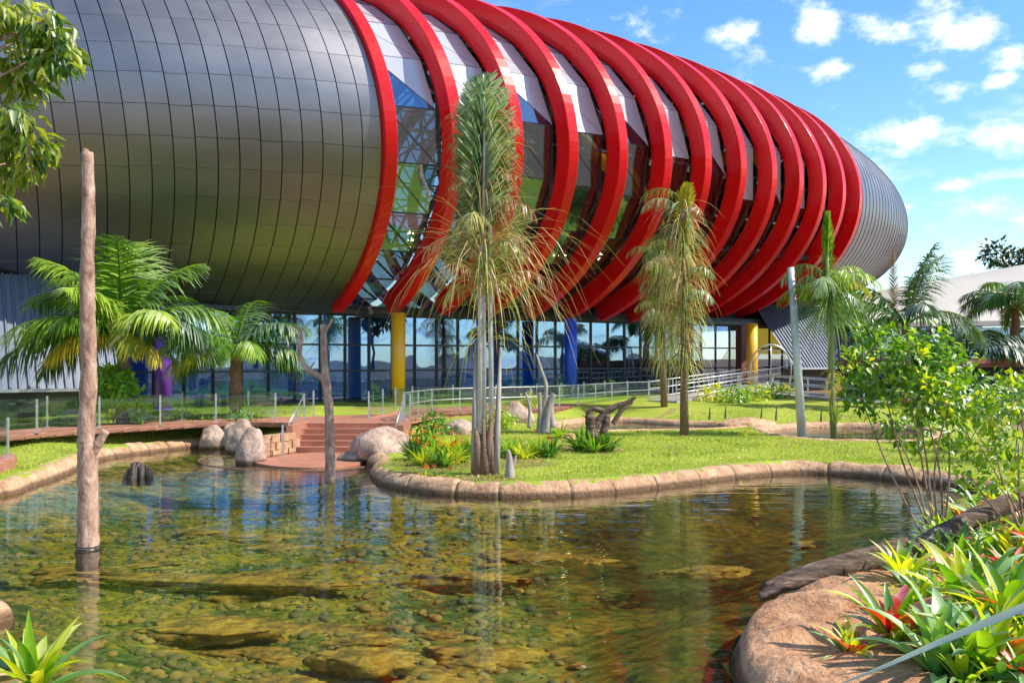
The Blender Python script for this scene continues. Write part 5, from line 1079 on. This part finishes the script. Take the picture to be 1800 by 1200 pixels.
big=[(1588,1035,14,.62,'brom',None,'green strap-leaved plant leaning on the log above the water'),
(1660,1150,14,.95,'brom','brom_r','red-hearted bromeliad with yellow leaves on the rock ledge') ,
(1500,1165,12,.42,'brom','brom_r','small red-centred bromeliad nearest the rock ledge'),
(1700,1090,15,.85,'brom',None,'big arching green plant in the middle of the right bank'),
(1775,1120,15,.85,'brom',None,'big yellow-green plant at the right edge of the bank'),
(1650,1195,15,.85,'brom_b',None,'blue-green strap plant at the bottom edge right of the red bromeliad'),
(1745,1195,15,.8,'brom',None,'lush green strap plant in the bottom right corner'),
(1790,1000,14,.7,'brom',None,'yellow-green plant at the right edge behind the big ones'),
(1740,985,13,.6,'brom_b',None,'blue-green plant behind the big arching one'),
(1660,990,12,.5,'brom','brom_r','red-tipped plant between the log and the big arching plant'),
(1795,905,13,.6,'brom',None,'bright plant high on the right edge of the bank'),
(1755,915,12,.5,'brom','brom_r','orange-tipped plant beneath the edge shrub'),
(1640,1085,13,.55,'brom',None,'mid-sized green plant right behind the red star bromeliad'),
(1720,1040,12,.55,'brom','brom_r','reddish plant just behind the big arching one')]
big[1]=(1572,1140,12,.72,'brom','brom_r','red star bromeliad with yellow leaves on the rock ledge')
for k,(x,y,n,s,mt,h,l) in enumerate(big): rosette('bromeliad',l,gr(x,y),n+4,s*1.12,mt,heart=h,group='strap-leaved plants on the right bank',seed=k+2,cat='bromeliad')
r=random.Random(77)
for k in range(60):
    X=r.uniform(3.6,9.5); Yv=r.uniform(8.2,16.5)
    if X/Yv>.60 or X<4.0+(Yv-9.5)*.52: continue
    rosette('bromeliad','smaller strap-leaved plant filling the right bank among larger ones',Vector((X,Yv,gz(X,Yv))),13,r.uniform(.5,.8),r.choice(['brom']*5+['brom_b']),heart=r.choice([None,None,'brom_r']),group='strap-leaved plants on the right bank',seed=200+k,cat='bromeliad')
r=random.Random(31)
for k in range(46):
    px=r.uniform(1600,1835); py=r.uniform(900,1215)
    if px<1600+max(0,(1010-py))*.9 or (px<1680 and py>1100): continue
    g=gnd(px,py); rosette('bromeliad','leafy strap plant in the thick growth of the lower right bank',g,14,r.uniform(.45,.8),r.choice(['brom']*5+['brom_b']),heart=r.choice([None,None,'brom_r']),group='thick strap plants of the lower right bank',seed=700+k,cat='bromeliad')
rosette('strap_plant','bright green strap-leaved plant in the bottom left corner over the water',Vector((-4.2,8.1,.0)),28,.82,'brom',seed=91)
rosette('strap_plant','second strap-leaved plant at the very left of the bottom corner',Vector((-4.75,8.1,.0)),18,.75,'brom',seed=95)
# long pale blade crossing the near right corner
root=empty('agave',Vector((3.6,4.2,.9)),'plant just outside the right corner sending one long pale blue-green blade across it','plant'); o=Vector(root.location)
b=MB(); P=[Vector((2.85,4.55,1.30)),pp(1800,1066,4.75),pp(1650,1128,5.0),pp(1560,1168,5.2),pp(1470,1204,5.4)]; V=[]
n=24; pts=[]
for i in range(n+1):
    t=i/n*(len(P)-1); k=min(int(t),len(P)-2); pts.append(P[k].lerp(P[k+1],t-k))
for i,q in enumerate(pts):
    w=.088*(1-(i/n))**.7+.004; u=Vector((.25,-.3,.95)).normalized(); V+=[q-o-u*w/2,q-o+Vector((.01,.02,-.004)),q-o+u*w/2]
b.add(V,[(3*i+j,3*i+j+1,3*i+j+4,3*i+j+3) for i in range(n) for j in (0,1)]); M['blade_b']=leafmat('pale_blade',[(.40,.52,.52),(.52,.63,.62),(.66,.74,.70)],trans=.3,gloss=.8,tcol=(1,1.05,.9)); b.build('leaf',M['blade_b'],root,True)
for k in range(5): put(leafmesh('wide','brom_b',k%4),'leaf',root,(0,0,-.15),R(20+k*50-90),.8)

# island bed: clumps of strap leaves with orange flowers
def clump(label,c,n,L,mt,seed,flowers=0,group='flowering clumps on the lawn island',name='lily_clump',cat='plant',w=.06):
    root=empty(name,c,label,cat,group); r=np.random.default_rng(seed)
    a=r.uniform(0,2*np.pi,n); rd=np.stack([np.cos(a),np.sin(a),0*a],1); P=rd*r.uniform(0,.14,n)[:,None]; D=rd*r.uniform(.15,.7,n)[:,None]+np.array([0,0,1.])
    V,Fq=strips(P,D,np.cross(rd,np.array([0,0,1.]))+r.normal(0,.3,(n,3)),L*r.uniform(.6,1.2,n),np.full(n,w),r.uniform(.6,1.9,n),4,basew=.7); link('leaves',np_mesh('leaves',V,Fq,M[mt]),root)
    if flowers:
        m=flowers*5; a=r.uniform(0,6.28,flowers); q=np.stack([np.cos(a)*L*.3*r.random(flowers),np.sin(a)*L*.3*r.random(flowers),L*r.uniform(.75,1.15,flowers)],1)
        P=np.repeat(q,5,0); Ld=r.normal(0,1,(m,3))+np.array([0,0,.6]); V,Fq=leaf_np(P,r.normal(size=(m,3)),Ld,np.full(m,.085),np.full(m,.045)); link('blossoms',np_mesh('blossoms',V,Fq,M['flower']),root)
k=0
for (x,y,n,L,f) in [(728,808,46,.5,4),(745,818,46,.5,2),(762,812,46,.55,5),(778,820,46,.5,2),(795,816,46,.5,4),(812,812,40,.5,3),(740,792,46,.55,4),(768,793,46,.6,3),(800,796,46,.55,3),(825,795,40,.45,2),(720,790,30,.5,3),
   (880,800,46,.5,0),(900,803,46,.5,0),(922,806,40,.45,0),(945,800,46,.55,1),(968,803,46,.55,2),(1020,792,46,.6,0),(1045,795,50,.65,0),(1066,793,50,.6,0),(1030,775,40,.5,0),(985,770,36,.45,1),(860,790,36,.4,1)]:
    cc=['yellow-green','bright','fresh','pale','leafy'][k%5]; side='orange-flowered' if f else 'plain green'
    where='left of the central palm' if x<835 else ('between the central palm and the grey driftwood' if x<985 else 'in front of the dark driftwood root')
    clump('%s strap-leaved clump %s'%(side,where),gnd(x,y),n+24,L*1.15,'brom' if k%3 else 'ivy',400+k,f,'%s clumps %s'%(side,where)); k+=1
ORD=['leftmost','second from the left','third from the left','fourth from the left','fifth from the left','sixth from the left','seventh from the left','eighth from the left','ninth from the left','tenth from the left','eleventh from the left','twelfth from the left']
_g={}
for o in col.objects:
    if o.type=='EMPTY' and o.name.startswith('lily_clump'): _g.setdefault(o['label'],[]).append(o)
for l,os_ in _g.items():
    os_.sort(key=lambda q:q.location.x/q.location.y)
    if len(os_)>1:
        for q,w in zip(os_,ORD): q['label']=l.replace('strap-leaved clump','strap clump')+', '+w
for (x,y,n,L,f) in [(765,836,16,.22,1),(790,838,14,.2,1),(748,836,14,.2,2),(1310,768,14,.2,2),(1292,764,14,.18,0),(1270,762,12,.16,0),(1000,832,8,.14,0)]:
    clump('tiny yellowish tuft growing at the lawn edge',gnd(x,y),n,L,'brom',500+k,f,'tiny tufts at the lawn edges',name='tuft',w=.03); k+=1
clump('brown withered fern tuft on top of the dark driftwood root',gnd(1035,768)+Vector((0,0,.55)),30,.5,'brown',601,0,None,name='fern',w=.04)

# ---------------------------------------------------------------- near tree, upper left
tr=Vector((-7.3,8.6,gz(-7.3,8.6))); root=empty('leafy_tree',tr,'tree at the upper left whose leafy branches hang into view','tree'); o=tr
b=MB(); limb(b,[Vector((0,0,-.2)),Vector((.1,.1,2.)),Vector((.35,.3,4.2)),Vector((.6,.4,6.5))],.16,.08,12,.05,2); b.build('trunk',M['bark'],root,True)
ends=[(60,40),(20,90),(95,105),(40,150),(15,200),(55,255),(10,300),(-10,360),(110,85),(70,70),(0,20),(30,20),(35,285),(-20,240),(50,120),(85,45)]
for k,(x,y) in enumerate(ends):
    e=pp(x,y-12,9+random.uniform(-.3,.3)); s=Vector((.35+.02*k,.3,4.0-(.25 if y>150 else 0)+(.5 if y<100 else 0))); m=(s+o+e)/2+Vector((0,0,.2)); b=MB(); limb(b,[s,m-o,e-o],.03,.008,6,.05,k); b.build('branch',M['bark'],root,True)
cen=cps(ends,9.,.15,9); cloud('foliage',cen,[[.25,.25,.17]]*len(cen),950,.20,.062,'leaf_l',61,droop=1.5,parent=root,nparts=300,org=tuple(o),shell=.2)

# ---------------------------------------------------------------- trees beyond
def tree(name,label,base,h,cr_,n,seed,ls=.55,mt='tree',group=None,cat='tree'):
    root=empty(name,base,label,cat,group); rr=random.Random(seed); o=Vector(base); b=MB(); limb(b,[(0,0,-.3),(rr.uniform(-.4,.4),0,h*.35),(rr.uniform(-.6,.6),0,h*.7)],.35,.15,9,.05,seed)
    C=[]
    for k in range(9):
        a=rr.uniform(0,6.28); d=cr_*rr.uniform(.2,.75); C.append(Vector((math.cos(a)*d,math.sin(a)*d,h*rr.uniform(.55,.92))))
    for k in range(5): limb(b,[(0,0,h*.4),C[k]*.6+Vector((0,0,h*.2)),C[k]],.13,.04,6,.05,k)
    b.build('trunk',M['darkbark'],root,True)
    cloud('crown',[c+o for c in C],[[cr_*.42,cr_*.42,cr_*.30]]*9,n,ls,ls*.6,mt,seed,parent=root,org=tuple(o),shell=.3); return root
for k,(x,y,Y,h,c) in enumerate([(1775,420,100,13.5,4.6),(1820,410,96,14.,5.),(1722,462,108,11.6,3.2)]):
    g=pp(x,0,Y); tree('broad_tree',['broad green tree rising behind the white roof','tall broad tree at the right edge behind the white roof','low tree top left of the broad one behind the white roof'][k],Vector((g.x,Y,1.)),(HY-y)*Y/F+CZ-1.-.6,c,1500,70+k)
# trees around and behind the viewer, mirrored in the glass
k=0
for a,dist,h in [(100,55,12),(112,62,15),(124,56,12),(137,64,14),(150,58,11),(165,66,15),(180,60,12),(196,64,14),(212,58,12),(228,66,15),(243,60,12),(88,64,12),(74,70,14),(-62,60,12),(-75,55,13),(256,60,13)]:
    p_=Vector((math.sin(R(a))*dist,math.cos(R(a))*dist,1.)); tree('broad_tree','broad tree standing round the garden on the viewer side','' or p_,h,5.5,520,90+k,ls=1.1,group='trees round the garden on the viewer side'); k+=1
for o in list(col.objects):
    if o.name.startswith('leafy') or True: pass
